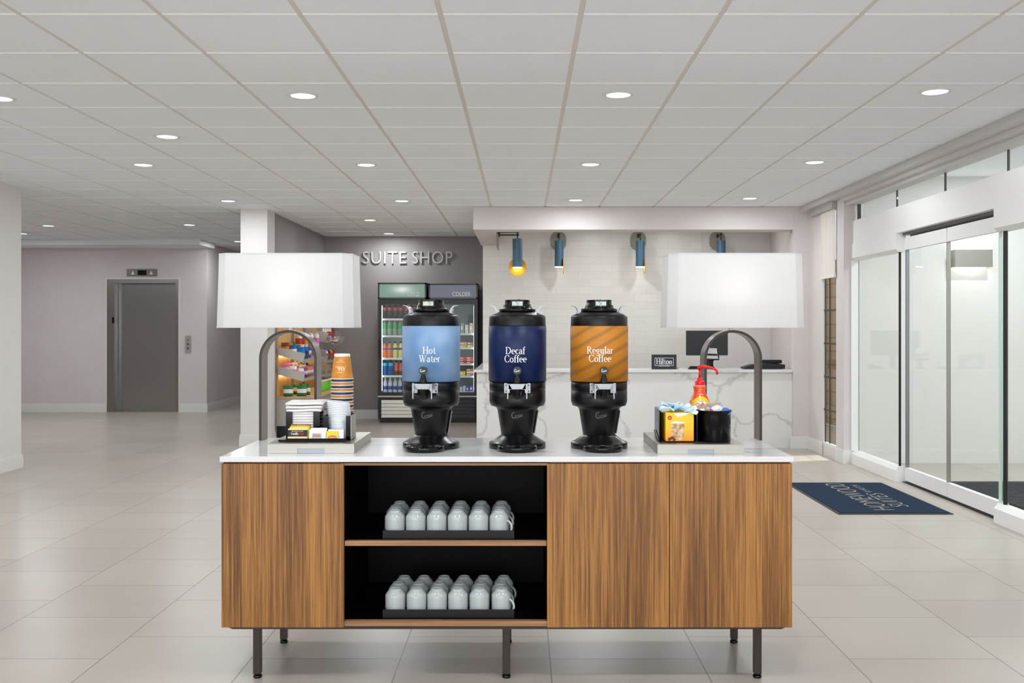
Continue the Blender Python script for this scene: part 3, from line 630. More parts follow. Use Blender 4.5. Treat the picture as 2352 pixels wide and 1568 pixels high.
place_mugs('lower', [(3.9, mz2, [908, 957, 1004, 1052, 1101, 1152]), (3.988, mz2, [915, 962, 1009, 1056, 1104, 1151]), (4.086, mz2, [929, 974, 1020, 1066, 1111, 1157])])

# ================================================================== COFFEE URNS
def sticker_mat(kind):
    if kind == 'blue':
        m = mat('sticker_light_blue', rgb(120, 164, 210), .5)
        noisy(m, rgb(86, 132, 184), rgb(146, 178, 214), (1, 1, .8), 9, 1); return m
    if kind == 'navy': return mat('sticker_navy', rgb(10, 32, 78), .4, spec=.35)
    m = mat('sticker_orange', rgb(206, 136, 36), .5); v = coords(m, (1, 1, 1), (0, .5, 0)); wv = nd(m, 'ShaderNodeTexWave', Scale=7.0, Distortion=2.5, Detail=1, bands_direction='Z'); lk(m, v, wv.inputs['Vector'])
    wv.inputs['Detail Scale'].default_value = .6
    lk(m, ramp(m, wv.outputs['Fac'], [(.0, rgb(164, 106, 30)), (.5, rgb(200, 128, 24))]), bsdf(m).inputs['Base Color']); return m
urn_dark = mat('urn_black_matt', rgb(11, 11, 13), .36, spec=.35)
disp_m = mat('gauge_display', rgb(150, 165, 140), .1); v = coords(disp_m, (60, 60, 60)); nn = nd(disp_m, 'ShaderNodeTexNoise', Scale=1.2, Distortion=2); lk(disp_m, v, nn.inputs['Vector'])
lk(disp_m, ramp(disp_m, nn.outputs['Fac'], [(.3, rgb(70, 110, 140)), (.7, rgb(220, 214, 120)), (.5, rgb(200, 212, 205))]), bsdf(disp_m).inputs['Base Color'])
logo_grey = mat('logo_grey', rgb(92, 90, 86), .5)
def script_logo(w_):
    mb = text_mb('urtis', width=.74, shear=.5, bold=.02)
    mb.map(lambda v_: (v_.x+.1, 0, v_.z*.72+.03))
    mb.ribbon([(p[0]*1.0, p[1], p[2]) for p in arc(-.3, .19, .17, .25, 60, 290, .09, .07)])
    mb.ribbon([(-.26, -.06, .05), (0, -.05, .06), (.45, .04, .05)])
    return mb.map(lambda v_: (v_.x*w_, 0, (v_.z+.12*v_.x)*w_))
def urn(px, rot_deg, lines, kind, label):
    cy = 4.09; cx = X(px, cy); rot = math.radians(rot_deg)
    U = thing('coffee_urn', (cx, cy, CT), label, 'beverage urn', 'insulated dispensers on the sideboard')
    z0 = CT+.0005
    foot = MB().lathe(cx, cy, [(.112, z0), (.1155, z0+.002), (.1155, z0+.020), (.113, z0+.023), (.098, z0+.030), (.075, z0+.046), (.066, z0+.053), (.064, z0+.056)], 48)
    part(foot, 'foot', black_m, U)
    ped = MB().lathe(cx, cy, [(.065, z0+.053), (.0665, z0+.056), (.081, z0+.150), (.083, z0+.158), (.088, z0+.165), (.1, z0+.170), (.1085, z0+.172), (.1135, z0+.186), (.1145, z0+.190), (.1145, z0+.2335), (.112, z0+.2345), (.112, z0+.236), (.1145, z0+.237), (.1145, z0+.272)], 64)
    part(ped, 'pedestal', urn_dark, U)
    part(MB().lathe(cx, cy, [(.0665, z0+.056), (.081, z0+.150)], 20, a0=-.25, a1=.75, cap=False).map(lambda v_: (cx+(v_.x-cx)*1.07, cy+(v_.y-cy)*1.07, v_.z)), 'side_plate', alus_m, U)
    part(MB().lathe(cx, cy, [(.1140, z0+.272), (.1178, z0+.2722), (.1178, z0+.494), (.1165, z0+.495)], 64, cap=False), 'label_wrap', sticker_mat(kind), U)
    part(MB().lathe(cx, cy, [(.1155, z0+.4945), (.1158, z0+.497), (.1150, z0+.530), (.1125, z0+.536), (.100, z0+.542), (.082, z0+.549), (.072, z0+.553)], 64), 'shoulder', urn_dark, U)
    lid = MB().lathe(cx, cy, [(.072, z0+.553), (.0745, z0+.555), (.0745, z0+.562), (.070, z0+.566), (.060, z0+.567), (.0585, z0+.572), (.0575, z0+.580), (.0525, z0+.582), (.0505, z0+.597), (.0515, z0+.598), (.0515, z0+.6005), (.048, z0+.601)], 48)
    lid.cyl((cx+.006, cy, z0+.6), (cx+.006, cy, z0+.604), .004, 10)
    R = Matrix.Translation((cx, cy, 0)) @ Matrix.Rotation(rot, 4, 'Z')
    lo = part(lid, 'lid', blackg_m, U)
    part(MB().box(-.026, .026, -.058, -.03, z0+.570, z0+.601, bev=.003).map(lambda v_: R @ v_), 'gauge_housing', black_m, lo)
    part(MB().box(-.021, .021, -.0592, -.0581, z0+.577, z0+.593).map(lambda v_: R @ v_), 'gauge_display', disp_m, lo)
    for s_ in (-1, 1):   # lifting handles: bent straps
        oc = [(.0785, .545), (.0805, .556), (.085, .567), (.091, .5745), (.099, .5785), (.1135, .5790)]
        ic = [(.088, .545), (.0885, .554), (.091, .5625), (.096, .5705), (.1025, .5755), (.1135, .5768)]
        poly = [(s_*a, z0+b_) for a, b_ in oc]+[(s_*a, z0+b_) for a, b_ in reversed(ic)]
        mb = MB().prism(poly, 'y', -.019, -.0165).prism([(s_*.0745, z0+.545), (s_*.0925, z0+.545), (s_*.0925, z0+.549), (s_*.0745, z0+.549)], 'y', -.0165, .0165).prism(poly, 'y', .0165, .019)
        for (a, b_), (c_, d_) in zip(oc[2:], oc[3:]): mb.prism([(s_*a, z0+b_), (s_*c_, z0+d_), (s_*c_, z0+d_-.0025), (s_*a, z0+b_-.0025)], 'y', -.0165, .0165)
        part(mb.map(lambda v_: R @ v_), 'handle', alus_m, U)
    # faucet bracket, guard, lever and nozzle
    def RR(mb): return mb.map(lambda v_: R @ v_)
    zf = z0+.232
    br = MB().box(-.052, -.03, -.1185, -.1155, zf-.003, zf+.036).box(.03, .052, -.1185, -.1155, zf-.003, zf+.036)
    for s_ in (-1, 1):
        br.prism([(s_*.030, -.117), (s_*.041, -.117), (s_*.036, -.165), (s_*.033, -.165)], 'z', zf+.030, zf+.036)
        br.box(s_*.037-.002, s_*.037+.002, -.160, -.118, zf+.014, zf+.036)
        br.prism([(s_*.0325, zf+.036), (s_*.0385, zf+.036), (s_*.0395, zf-.022), (s_*.0355, zf-.024), (s_*.0345, zf+.006), (s_*.028, zf+.014), (s_*.02, zf+.015)], 'y', -.168, -.160)
    br.box(-.0345, .0345, -.168, -.160, zf+.014, zf+.036, bev=.001)
    g = part(RR(br), 'faucet_guard', alus_m, U)
    sc = MB()
    for s_ in (-1, 1):
        for dz in (.004, .028): sc.cyl((s_*.045, -.1202, zf+dz), (s_*.045, -.1185, zf+dz), .0028, 10)
    part(RR(sc), 'screw', blackg_m, g)
    fb = MB().cyl((0, -.114, zf+.01), (0, -.146, zf+.01), .014, 20).lathe(0, -.146, [(.008, zf-.024), (.0105, zf-.023), (.0145, zf+.012), (.0165, zf+.030), (.0165, zf+.034), (.010, zf+.036)], 24)
    part(RR(fb), 'faucet', blackg_m, U)
    lv = MB().lathe(0, -.150, [(.0168, zf+.034), (.0150, zf+.046), (.0115, zf+.057), (.0085, zf+.067), (.009, zf+.074), (.005, zf+.078)], 20)
    lv.cyl((0, -.158, zf+.087), (0, -.146, zf+.087), .0163, 28)
    kn = part(RR(lv), 'lever', black_m, U)
    part(RR(script_logo(.022).map(lambda v_: (v_.x, v_.y-.1586, v_.z+zf+.084))), 'lever_logo', text_m, kn)
    lg = script_logo(.047)
    part(lg.map(lambda v_: (cx+(.0786+v_.z*.154)*math.sin(v_.x/.078+rot), cy-(.0786+v_.z*.154)*math.cos(v_.x/.078+rot), z0+.130+v_.z)), 'pedestal_logo', logo_grey, U)
    # drip tray in front of the foot
    dr = MB().lathe(0, -.118, [(.072, z0), (.0785, z0+.004), (.0785, z0+.018), (.076, z0+.0215), (.070, z0+.020), (.062, z0+.0185), (.0, z0+.0182)], 48, cap=False)
    dr.box(-.034, .034, -.118, -.06, z0+.017, z0+.023, bev=.002).box(-.03, .03, -.085, -.05, z0+.022, z0+.031, bev=.003)
    dr.box(-.010, .010, -.128, -.116, z0+.0185, z0+.0215, bev=.001)
    part(RR(dr), 'drip_tray', blackg_m, U)
    for (s_, zc) in lines:
        part(wrap(serif(s_, .0283, bold=1.0), cx, cy, .1183, math.radians({990.5: 1.5, 1188.5: -3.5, 1376: -2.5}[px]), Zz(zc, 3.972)), 'lettering', text_m, U)
urn(990.5, -7, [('Hot', 812.5), ('Water', 831.5)], 'blue', 'black insulated urn with a light blue Hot Water wrap')
urn(1188.5, 0, [('Decaf', 813), ('Coffee', 832)], 'navy', 'black insulated urn with a navy blue Decaf Coffee wrap')
urn(1376, 3, [('Regular', 812), ('Coffee', 831)], 'orange', 'black insulated urn with an orange Regular Coffee wrap')

# ================================================================== TABLE LAMPS
def lamp(cx, label):
    LY = 4.385; L = thing('table_lamp', (cx, LY, CT), label, 'lamp', 'arched table lamps on the sideboard')
    z0 = CT+.0005; R = .125; zc = 1.341-R; th = .011; pts = []
    outer = [(cx-R, z0)]+[(cx+R*math.cos(PI-PI*i/32), zc+R*math.sin(PI-PI*i/32)) for i in range(33)]+[(cx+R, z0)]
    inner = [(cx-R+th, z0)]+[(cx+(R-th)*math.cos(PI-PI*i/32), zc+(R-th)*math.sin(PI-PI*i/32)) for i in range(33)]+[(cx+R-th, z0)]
    y0, y1 = LY-.052, LY+.052; n = len(outer); mb = MB(); vs = []
    for p, q in zip(outer, inner): vs += [(p[0], y0, p[1]), (p[0], y1, p[1]), (q[0], y0, q[1]), (q[0], y1, q[1])]
    for i in range(n-1):
        a, b_ = 4*i, 4*i+4
        mb.add([vs[k] for k in (a, a+1, b_+1, b_)], [(0, 1, 2, 3)], bronze_m, True); mb.add([vs[k] for k in (a+2, b_+2, b_+3, a+3)], [(0, 1, 2, 3)], bronze_m, True)
        mb.add([vs[k] for k in (a, b_, b_+2, a+2)], [(0, 1, 2, 3)], bronzee_m); mb.add([vs[k] for k in (a+1, a+3, b_+3, b_+1)], [(0, 1, 2, 3)], bronzee_m)
    mb.add(vs[0:4], [(0, 2, 3, 1)], bronzee_m); mb.add(vs[-4:], [(0, 1, 3, 2)], bronzee_m)
    o = mb.build('arch_base', None, L, fix=False)
    bm = bmesh.new(); bm.from_mesh(o.data); bmesh.ops.remove_doubles(bm, verts=bm.verts, dist=1e-5); bmesh.ops.recalc_face_normals(bm, faces=bm.faces); bm.to_mesh(o.data); bm.free()
    m_ = o.modifiers.new('e', 'EDGE_SPLIT'); m_.split_angle = math.radians(40)
    part(MB().cyl((cx, LY, 1.3405), (cx, LY, 1.47), .0095, 16).cyl((cx, LY, 1.44), (cx, LY, 1.48), .017, 16), 'stem', mat('lamp_stem', rgb(205, 198, 186), .4, metal=.3), L)
    zb_, zt_ = 1.352, 1.668
    def ring_(hw, hd, ch):
        return [(-hw+ch, -hd), (hw-ch, -hd), (hw, -hd+ch), (hw, hd-ch), (hw-ch, hd), (-hw+ch, hd), (-hw, hd-ch), (-hw, -hd+ch)]
    b0, t0 = ring_(.294, .137, .04), ring_(.286, .130, .038)
    vs = [(cx+a, LY+b_, zb_) for a, b_ in b0]+[(cx+a, LY+b_, zt_) for a, b_ in t0]
    sh = part(MB().add(vs, [(i, (i+1) % 8, 8+(i+1) % 8, 8+i) for i in range(8)]), 'shade', shade_m, L)
    sm_ = sh.modifiers.new('s', 'SOLIDIFY'); sm_.thickness = .0016; sm_.offset = -1
    tb = MB()
    for rg, z, q in ((b0, zb_, 1), (t0, zt_, -1)):
        for i in range(8):
            a, b_ = rg[i], rg[(i+1) % 8]; k0, k1 = 1.003, .996
            tb.add([(cx+a[0]*k0, LY+a[1]*k0, z-q*.001), (cx+b_[0]*k0, LY+b_[1]*k0, z-q*.001), (cx+b_[0]*k0, LY+b_[1]*k0, z+q*.007), (cx+a[0]*k0, LY+a[1]*k0, z+q*.007),
                    (cx+a[0]*k1, LY+a[1]*k1, z-q*.001), (cx+b_[0]*k1, LY+b_[1]*k1, z-q*.001)], [(0, 1, 2, 3), (0, 4, 5, 1)])
    part(tb, 'shade_binding', shade_m, L)
    sp_ = MB()
    for a in (0, PI/2, PI, 3*PI/2):
        rr = .285 if a in (0, PI) else .129
        sp_.cyl((cx+.017*math.cos(a), LY+.017*math.sin(a), 1.47), (cx+rr*math.cos(a), LY+rr*math.sin(a), 1.655), .0015, 6)
    part(sp_, 'shade_spider', steel_m, L)
    part(MB().sphere((cx, LY, 1.525), .03, seg=20, rings=12, sz=1.25), 'bulb', bulb_m, L)
    ld = bpy.data.lights.new('bulb_light', 'POINT'); ld.energy = LAMP_E; ld.shadow_soft_size = .045; ld.color = (1, .96, .92)
    lo = bpy.data.objects.new('bulb_light', ld); C.objects.link(lo); lo.location = (cx, LY, 1.525)
    return L
lamp(-1.015, 'arched dark metal lamp with a white rectangular shade, at the left end of the sideboard')
lamp(.912, 'arched dark metal lamp with a white rectangular shade, at the right end of the sideboard')

# ================================================================== STEEL RISERS
def riser(x0, x1, y0, y1, nx0, nx1, label):
    z0, z1 = CT+.0005, CT+.038; t_ = .0025; mb = MB()
    mb.box(x0, x1, y0, y1, z1-t_, z1, bev=.0008)
    mb.box(x0, nx0, y0, y0+t_, z0, z1-t_).box(nx1, x1, y0, y0+t_, z0, z1-t_).box(nx0, nx1, y0, y0+t_, z0+.019, z1-t_)
    mb.box(x0, x0+t_, y0+t_, y1-t_, z0, z1-t_).box(x1-t_, x1, y0+t_, y1-t_, z0, z1-t_).box(x0, x1, y1-t_, y1, z0, z1-t_)
    R_ = thing('display_riser', ((x0+x1)/2, (y0+y1)/2, CT), label, 'riser', 'stainless steel display risers')
    part(mb, 'shell', steel_m, R_)
    part(box1(nx0-.004, nx1+.004, y0+.0035, y0+.005, z0, z0+.0195), 'slot_back', alus_m, R_)
RZ = CT+.0385
riser(-.991, -.654, 3.89, 4.325, X(683, 3.89), X(745, 3.89), 'stainless steel riser under the tea, napkins and paper cups')
riser(.522, .857, 3.87, 4.32, X(1580, 3.87), X(1640, 3.87), 'stainless steel riser under the creamer bins and pump bottle')

# ---------------- left riser contents
acr = mat('black_acrylic', rgb(4, 4, 6), .08, spec=.25)
# tea tray
tx0, tx1 = -.962, -.693
z0 = RZ+.0005
tr = MB().box(tx0, tx1, 3.945, 3.992, z0, z0+.003).box(tx0, tx1, 3.945, 3.948, z0+.003, z0+.008).box(tx0+.03, tx1-.008, 3.954, 3.957, z0+.003, z0+.012)
single(tr, 'tea_tray', acr, (-.83, 3.96, z0), 'shallow black acrylic tray holding the tea packets', 'tray')
def holder(x0, x1, y0, y1, h, name, label, gap, side=None):
    mb = MB(); t_ = .004
    mb.box(x0, x1, y0, y1, z0, z0+.004)
    mb.box(x0, x0+t_, y0, y1, z0+.004, z0+h).box(x1-t_, x1, y0, y1, z0+.004, z0+h).box(x0, x1, y1-t_, y1, z0+.004, z0+h)
    mb.box(x0+t_, x0+gap, y0, y0+t_, z0+.004, z0+h).box(x1-gap, x1-t_, y0, y0+t_, z0+.004, z0+h)
    H_ = thing(name, ((x0+x1)/2, (y0+y1)/2, z0), label, 'holder')
    part(mb, 'box', acr, H_)
    if side: part(box1(x1, x1+.0015, y0, y1, z0+.002, z0+h), 'steel_side', steel_m, H_)
    return H_
holder(-.950, -.814, 4.02, 4.17, .112, 'napkin_holder', 'black acrylic holder full of white napkins', .026)
holder(-.796, -.686, 4.0, 4.115, .098, 'lid_holder', 'black holder for white cup lids with a steel side', .019, True)
def slab(x0, x1, y0, y1, z, th, amp, seed, m):
    """slightly wavy folded paper napkin"""
    rnd = random.Random(seed); n = 8; ph = rnd.uniform(0, 6); mb = MB(); top = []; bot = []
    for i in range(n+1):
        for j in range(n+1):
            u, v_ = i/n, j/n; dz = amp*(math.sin(ph+u*5)*.5+math.sin(ph*1.7+v_*4)*.5-(abs(u-.5)*2)**3*.6)
            x_ = x0+(x1-x0)*u; y_ = y0+(y1-y0)*v_
            top.append((x_, y_, z+th+dz)); bot.append((x_, y_, z+dz*.8))
    N = n+1; vs = top+bot; fs = []
    for i in range(n):
        for j in range(n):
            a = i*N+j; fs.append((a, a+N, a+N+1, a+1)); a += N*N; fs.append((a, a+1, a+N+1, a+N))
    M_ = N*N
    for k in range(n):
        fs += [(k, k+1, M_+k+1, M_+k), (n*N+k, M_+n*N+k, M_+n*N+k+1, n*N+k+1), (k*N, M_+k*N, M_+(k+1)*N, (k+1)*N), (k*N+n, (k+1)*N+n, M_+(k+1)*N+n, M_+k*N+n)]
    return mb.add(vs, fs, m, True)
nz = z0+.0045; k = 0
for i in range(13):
    th = .0105
    hi = i > 9
    ex = .000 if not hi else .010+.004*(i-10)
    dx = random.uniform(-.001, .001)
    single(slab(-.9435-ex*.5+dx, -.8205+ex+dx, 4.028-ex*.4, 4.162, nz, th*.97, .0 if not hi else .0035, i, paper_m), 'paper_napkin', paper_m, (-.882, 4.095, nz),
           'folded white paper napkin, number %s from the bottom in the holder' % ['one', 'two', 'three', 'four', 'five', 'six', 'seven', 'eight', 'nine', 'ten', 'eleven', 'twelve', 'thirteen'][i] if i < 12 else 'folded white paper napkin on top of the pile, its edges flopping', 'napkin', 'white napkins piled in the black holder')
    nz += th+(.0036 if hi else .0001) if i != 9 else th+.002
# cup lids
lz = z0+.005; nl = 22
for i in range(nl):
    tilt = 0 if i < 13 else (i-12)*.013
    cxl = -.741+(0 if i < 13 else -.0006*(i-12)); 
    mb = MB().lathe(0, 0, [(.040, .0018), (.0455, 0), (.0465, .0006), (.0465, .0030), (.0452, .0034), (.0445, .0064), (.038, .0068), (.036, .0052), (1e-5, .0052)], 36, cap=False, smooth=False)
    M_ = Matrix.Translation((cxl, 4.06, lz)) @ Matrix.Rotation(tilt, 4, 'Y'); mb.map(lambda v_: M_ @ v_)
    single(mb, 'cup_lid', lid_m, (cxl, 4.06, lz), 'white plastic cup lid, %s' % ('topmost of the leaning stack' if i == nl-1 else 'place %s from the bottom of the stack' % ['one', 'two', 'three', 'four', 'five', 'six', 'seven', 'eight', 'nine', 'ten', 'eleven', 'twelve', 'thirteen', 'fourteen', 'fifteen', 'sixteen', 'seventeen', 'eighteen', 'nineteen', 'twenty', 'twenty one'][i]), 'cup lid', 'white lids stacked in the lid holder')
    lz += .0063 if i < 12 else .0070
# paper cups stacked upside down
cor = mat('cup_orange', rgb(214, 140, 40), .55); cnv = mat('cup_navy', rgb(34, 52, 92), .5); cwh = mat('cup_white', rgb(244, 242, 238), .5)
noisy(cor, rgb(206, 130, 34), rgb(222, 150, 56), ns=12)
CX_, CY_ = X(786, 4.18), 4.18; ncup = 18
cz_top = Zz(870, CY_); pitch = .0134; n_ = int((cz_top-z0)/pitch)
for i in range(n_+1):
    zc = cz_top-(n_-i)*pitch; top = i == n_
    cc = cor if (n_-i) % 2 == 0 else cnv
    o = thing('paper_cup', (CX_, CY_, zc), ('orange paper cup printed Ahh on top of the upside down stack' if top else '%s paper cup, place %d below the top of the stack' % ('orange' if cc is cor else 'navy', n_-i)), 'cup', 'paper cups stacked upside down')
    part(MB().lathe(CX_, CY_, [(.0455, zc+.001), (.0318, zc+.105)] if top else [(.0455, zc+.001), (.0438, zc+pitch-.0008)], 40, cap=False), 'wall', cc, o)
    part(MB().lathe(CX_, CY_, [(.0455, zc), (.0475, zc+.0008), (.0475, zc+.0028), (.0455, zc+.0035)], 40, cap=False), 'rim', cwh, o)
    if top:
        part(MB().lathe(CX_, CY_, [(.0335, zc+.094), (.0322, zc+.1055), (.0300, zc+.1055), (.0300, zc+.100), (1e-5, zc+.100)], 40, cap=False), 'base_edge', cwh, o)
        def cupwrap(mb, zc_):
            def f(v_):
                z = zc_+v_.z; r = .0455-(z-zc)*(.0137/.104)+.0004
                return (CX_+r*math.sin(v_.x/r), CY_-r*math.cos(v_.x/r), z)
            return mb.map(f)
        up = lambda mb: mb.map(lambda v_: (-v_.x, v_.y, -v_.z))
        part(cupwrap(up(serif('Ahh...', .0165)), zc+.052), 'lettering', text_m, o)
        part(cupwrap(up(text_mb('A CUP OF', width=.026)), zc+.031), 'lettering', text_m, o)
        part(cupwrap(up(text_mb('HOMEWOOD', width=.034)), zc+.074), 'lettering', text_m, o)
        part(cupwrap(up(text_mb('SUITES', width=.016)), zc+.081), 'lettering', text_m, o)
# tea packets
def packet(x0, x1, y, h, cols, label, name='tea_packet', lean=.25, tx=()):
    """upright foil sachet leaning back, cols: list of (z fraction0, z fraction1, material)"""
    P_ = thing(name, ((x0+x1)/2, y, z0), label, 'tea packet', 'tea packets in the black tray')
    M_ = Matrix.Translation((0, y, z0+.0045)) @ Matrix.Rotation(-lean, 4, 'X')
    mb = MB()
    for f0, f1, m_ in cols:
        n = 6; zz0, zz1 = f0*h, f1*h
        vs = []; 
        for (z, ) in ((zz0,), (zz1,)):
            for i in range(n+1):
                u = i/n; e = .0012 if (z < .03*h or z > .97*h) else .0032*math.sin(PI*min(max(u, .03), .97))+.0006
                vs += [(x0+(x1-x0)*u, -e, z), (x0+(x1-x0)*u, e, z)]
        k_ = 2*(n+1); fs = []
        for i in range(n):
            fs += [(2*i, 2*i+2, k_+2*i+2, k_+2*i), (2*i+1, k_+2*i+1, k_+2*i+3, 2*i+3)]
        fs += [(0, k_, k_+1, 1), (2*n, 2*n+1, k_+2*n+1, k_+2*n)]
        mb.add(vs, fs, m_)
    b_ = mb.map(lambda v_: M_ @ v_).build('sachet', None, P_)
    for (s_, wd, xc2, zc2, m_, ser) in tx:
        t2 = serif(s_, wd[1], bold=1.3) if ser else text_mb(s_, width=wd[0], height=wd[1], bold=.01)
        if ser:
            xs = [q[0] for q in t2.v]; k2 = wd[0]/(max(xs)-min(xs)); t2.map(lambda v_: (v_.x*k2, 0, v_.z))
        part(t2.map(lambda v_: M_ @ Vector((v_.x+xc2, -.0042, v_.z+zc2))), 'print', m_, P_)
    return P_
def pm(n, *c): return mat(n, rgb(*c), .4)
tblk, tyel, tcrm, tred, tgrn = pm('tea_black', 28, 24, 24), pm('tea_yellow', 245, 212, 40), pm('tea_cream', 238, 212, 160), pm('tea_red', 200, 42, 32), pm('tea_green', 120, 190, 60)
tgold, twht, tpink, tlab = pm('tea_gold', 206, 172, 96), pm('tea_white', 236, 238, 244), pm('tea_pink', 196, 130, 132), pm('tea_label_grey', 190, 190, 182)
xv0, xv1 = X(661, 3.965), X(706, 3.965); hv = .047
packet(xv0, xv1, 3.962, hv, [(0, .30, tcrm), (.30, .86, tblk), (.86, 1, tcrm)], 'black and cream vanilla tea packet in front of the yellow ones', tx=[('Vanilla', (.030, .009), (xv0+xv1)/2-.012, .021, text_m, True), ('Chai', (.018, .009), (xv0+xv1)/2+.016, .021, tred, False), ('BIGELOW', (.046, .007), (xv0+xv1)/2, .032, tgold, False)])
packet(xv0+.004, xv1+.003, 3.971, hv+.006, [(0, .85, tyel), (.85, 1, tyel)], 'yellow tea packet directly behind the black vanilla packet')
packet(xv0+.006, xv1+.004, 3.979, hv+.010, [(0, .85, tyel), (.85, 1, tgrn)], 'tea packet with a green top edge in the left stack')
packet(xv0+.005, xv1+.006, 3.987, hv+.015, [(0, .85, tgold), (.85, 1, tred)], 'tea packet with a red top edge, rearmost of the left stack')
xm0, xm1 = X(709.5, 3.965), X(748, 3.965)
PMID = packet(xm0, xm1, 3.965, .043, [(0, .96, twht), (.96, 1, twht)], 'white tea packet with a pinkish printed label, in the middle of the tea tray')
P_ = packet(xm0+.004, xm1+.002, 3.974, .048, [(0, .96, twht), (.96, 1, twht)], 'white tea packet behind the pink labelled one')
Mq = Matrix.Translation((0, 3.965, z0+.0045)) @ Matrix.Rotation(-.25, 4, 'X')
part(MB().box(xm0+.013, xm1-.018, -.0052, -.0048, .004, .027, tlab).box(xm0+.016, xm1-.021, -.0056, -.0052, .012, .022, tpink).map(lambda v_: Mq @ v_), 'paper_label', None, PMID, 'grey and pink printed label')
xl0, xl1 = X(749.5, 3.965), X(788, 3.965)
packet(xl0, xl0+.046, 3.963, .036, [(0, 1, tyel)], 'yellow tea packet with a red oval name label at the right of the tray')
tpk = [o for o in C.objects if o.get('label', '').startswith('yellow tea packet with a red oval')][0]
Mq2 = Matrix.Translation((0, 3.963, z0+.0045)) @ Matrix.Rotation(-.25, 4, 'X')
part(MB().prism([(xl0+.024+.017*math.cos(a*PI/8), .011+.0065*math.sin(a*PI/8)) for a in range(16)], 'y', -.0045, -.0040).map(lambda v_: Mq2 @ v_), 'name_label', tred, tpk)
part(text_mb('Lipton', width=.026, height=.008, bold=.02).map(lambda v_: Mq2 @ Vector((v_.x+xl0+.024, -.0048, v_.z+.0065))), 'print', text_m, tpk)
packet(xl0+.004, xl1, 3.972, .042, [(0, .96, twht), (.96, 1, twht)], 'white tea packet standing behind the yellow one at the right of the tray')

# ---------------- right riser contents
z0 = RZ+.0005
ybin = MB(); bx0, bx1, by0, by1 = .538, .690, 3.925, 4.075
sq = thing('condiment_bin', ((bx0+bx1)/2, 4.0, z0), 'black square bin around the yellow creamer carton', 'bin')
part(MB().box(bx0, bx1, by0+.01, by1, z0, z0+.004).box(bx0, bx0+.004, by0+.02, by1, z0+.004, z0+.128).box(bx1-.004, bx1, by0+.02, by1, z0+.004, z0+.128).box(bx0, bx1, by1-.004, by1, z0+.004, z0+.128), 'walls', acr, sq)
part(MB().tube([(bx0-.004, 4.06, z0+.035), (bx0-.004, 3.96, z0+.004), (bx0+.01, 3.93, z0+.003)], .002, 6), 'wire', blackg_m, sq)
ctn = thing('creamer_carton', (.615, 3.97, z0+.004), 'yellow creamer carton printed with an iced coffee glass, on the right riser', 'carton')
ym = mat('carton_yellow', rgb(246, 200, 20), .35); tcx = nd(ym, 'ShaderNodeTexCoord'); sp = nd(ym, 'ShaderNodeSeparateXYZ'); lk(ym, tcx.outputs['Object'], sp.inputs[0])
mr = nd(ym, 'ShaderNodeMapRange'); mr.inputs['From Min'].default_value = 0; mr.inputs['From Max'].default_value = .12; lk(ym, sp.outputs['Z'], mr.inputs['Value'])
lk(ym, ramp(ym, mr.outputs[0], [(.0, rgb(250, 140, 16)), (.4, rgb(252, 190, 20)), (.75, rgb(236, 204, 22))]), bsdf(ym).inputs['Base Color'])
kx0, kx1, ky = X(1528.5, 3.925), X(1594, 3.925), 3.925
kz = z0+.0045; kh = .113
part(box1(kx0, kx1, ky, ky+.13, kz, kz+kh, bev=.003), 'box', ym, ctn)
pr = mat('print_red', rgb(206, 66, 40), .5); pw = mat('print_cream', rgb(250, 236, 214), .5)
part(MB().cyl((kx0+.017, ky-.0006, kz+.092), (kx0+.017, ky+.002, kz+.092), .0088, 24), 'badge', pr, ctn)
part(MB().prism([(kx0+.030, kz+.1115), (kx1-.010, kz+.1115), (kx0+.074, kz+.101), (kx0+.048, kz+.095)], 'y', ky-.0004, ky+.001), 'ribbon_print', pw, ctn)
icm = mat('iced_coffee_print', rgb(190, 130, 70), .5); noisy(icm, rgb(150, 88, 34), rgb(242, 214, 170), (1, 1, 1), 70, 3)
part(MB().prism([(kx0+.023, kz+.070), (kx0+.074, kz+.070), (kx0+.072, kz+.020), (kx0+.064, kz+.006), (kx0+.032, kz+.006), (kx0+.025, kz+.020)], 'y', ky-.0006, ky+.001), 'glass_print', icm, ctn)
part(MB().prism([(kx0+.022, kz+.070), (kx0+.075, kz+.070), (kx0+.075, kz+.0745), (kx0+.040, kz+.079), (kx0+.022, kz+.0745)], 'y', ky-.0008, ky+.001), 'foam_print', pw, ctn)
brn = mat('hazelnut_print', rgb(92, 40, 20), .5)
hz = MB()
for a, b_, r in ((.016, .008, .007), (.026, .014, .006), (.034, .006, .006)): hz.cyl((kx0+a, ky-.001, kz+b_), (kx0+a, ky+.001, kz+b_), r, 12)
part(hz, 'nut_print', brn, ctn)
part(text_mb('REAL', width=.009).map(lambda v_: (v_.x+kx0+.017, ky-.001, v_.z+kz+.090)), 'print', text_m, ctn)
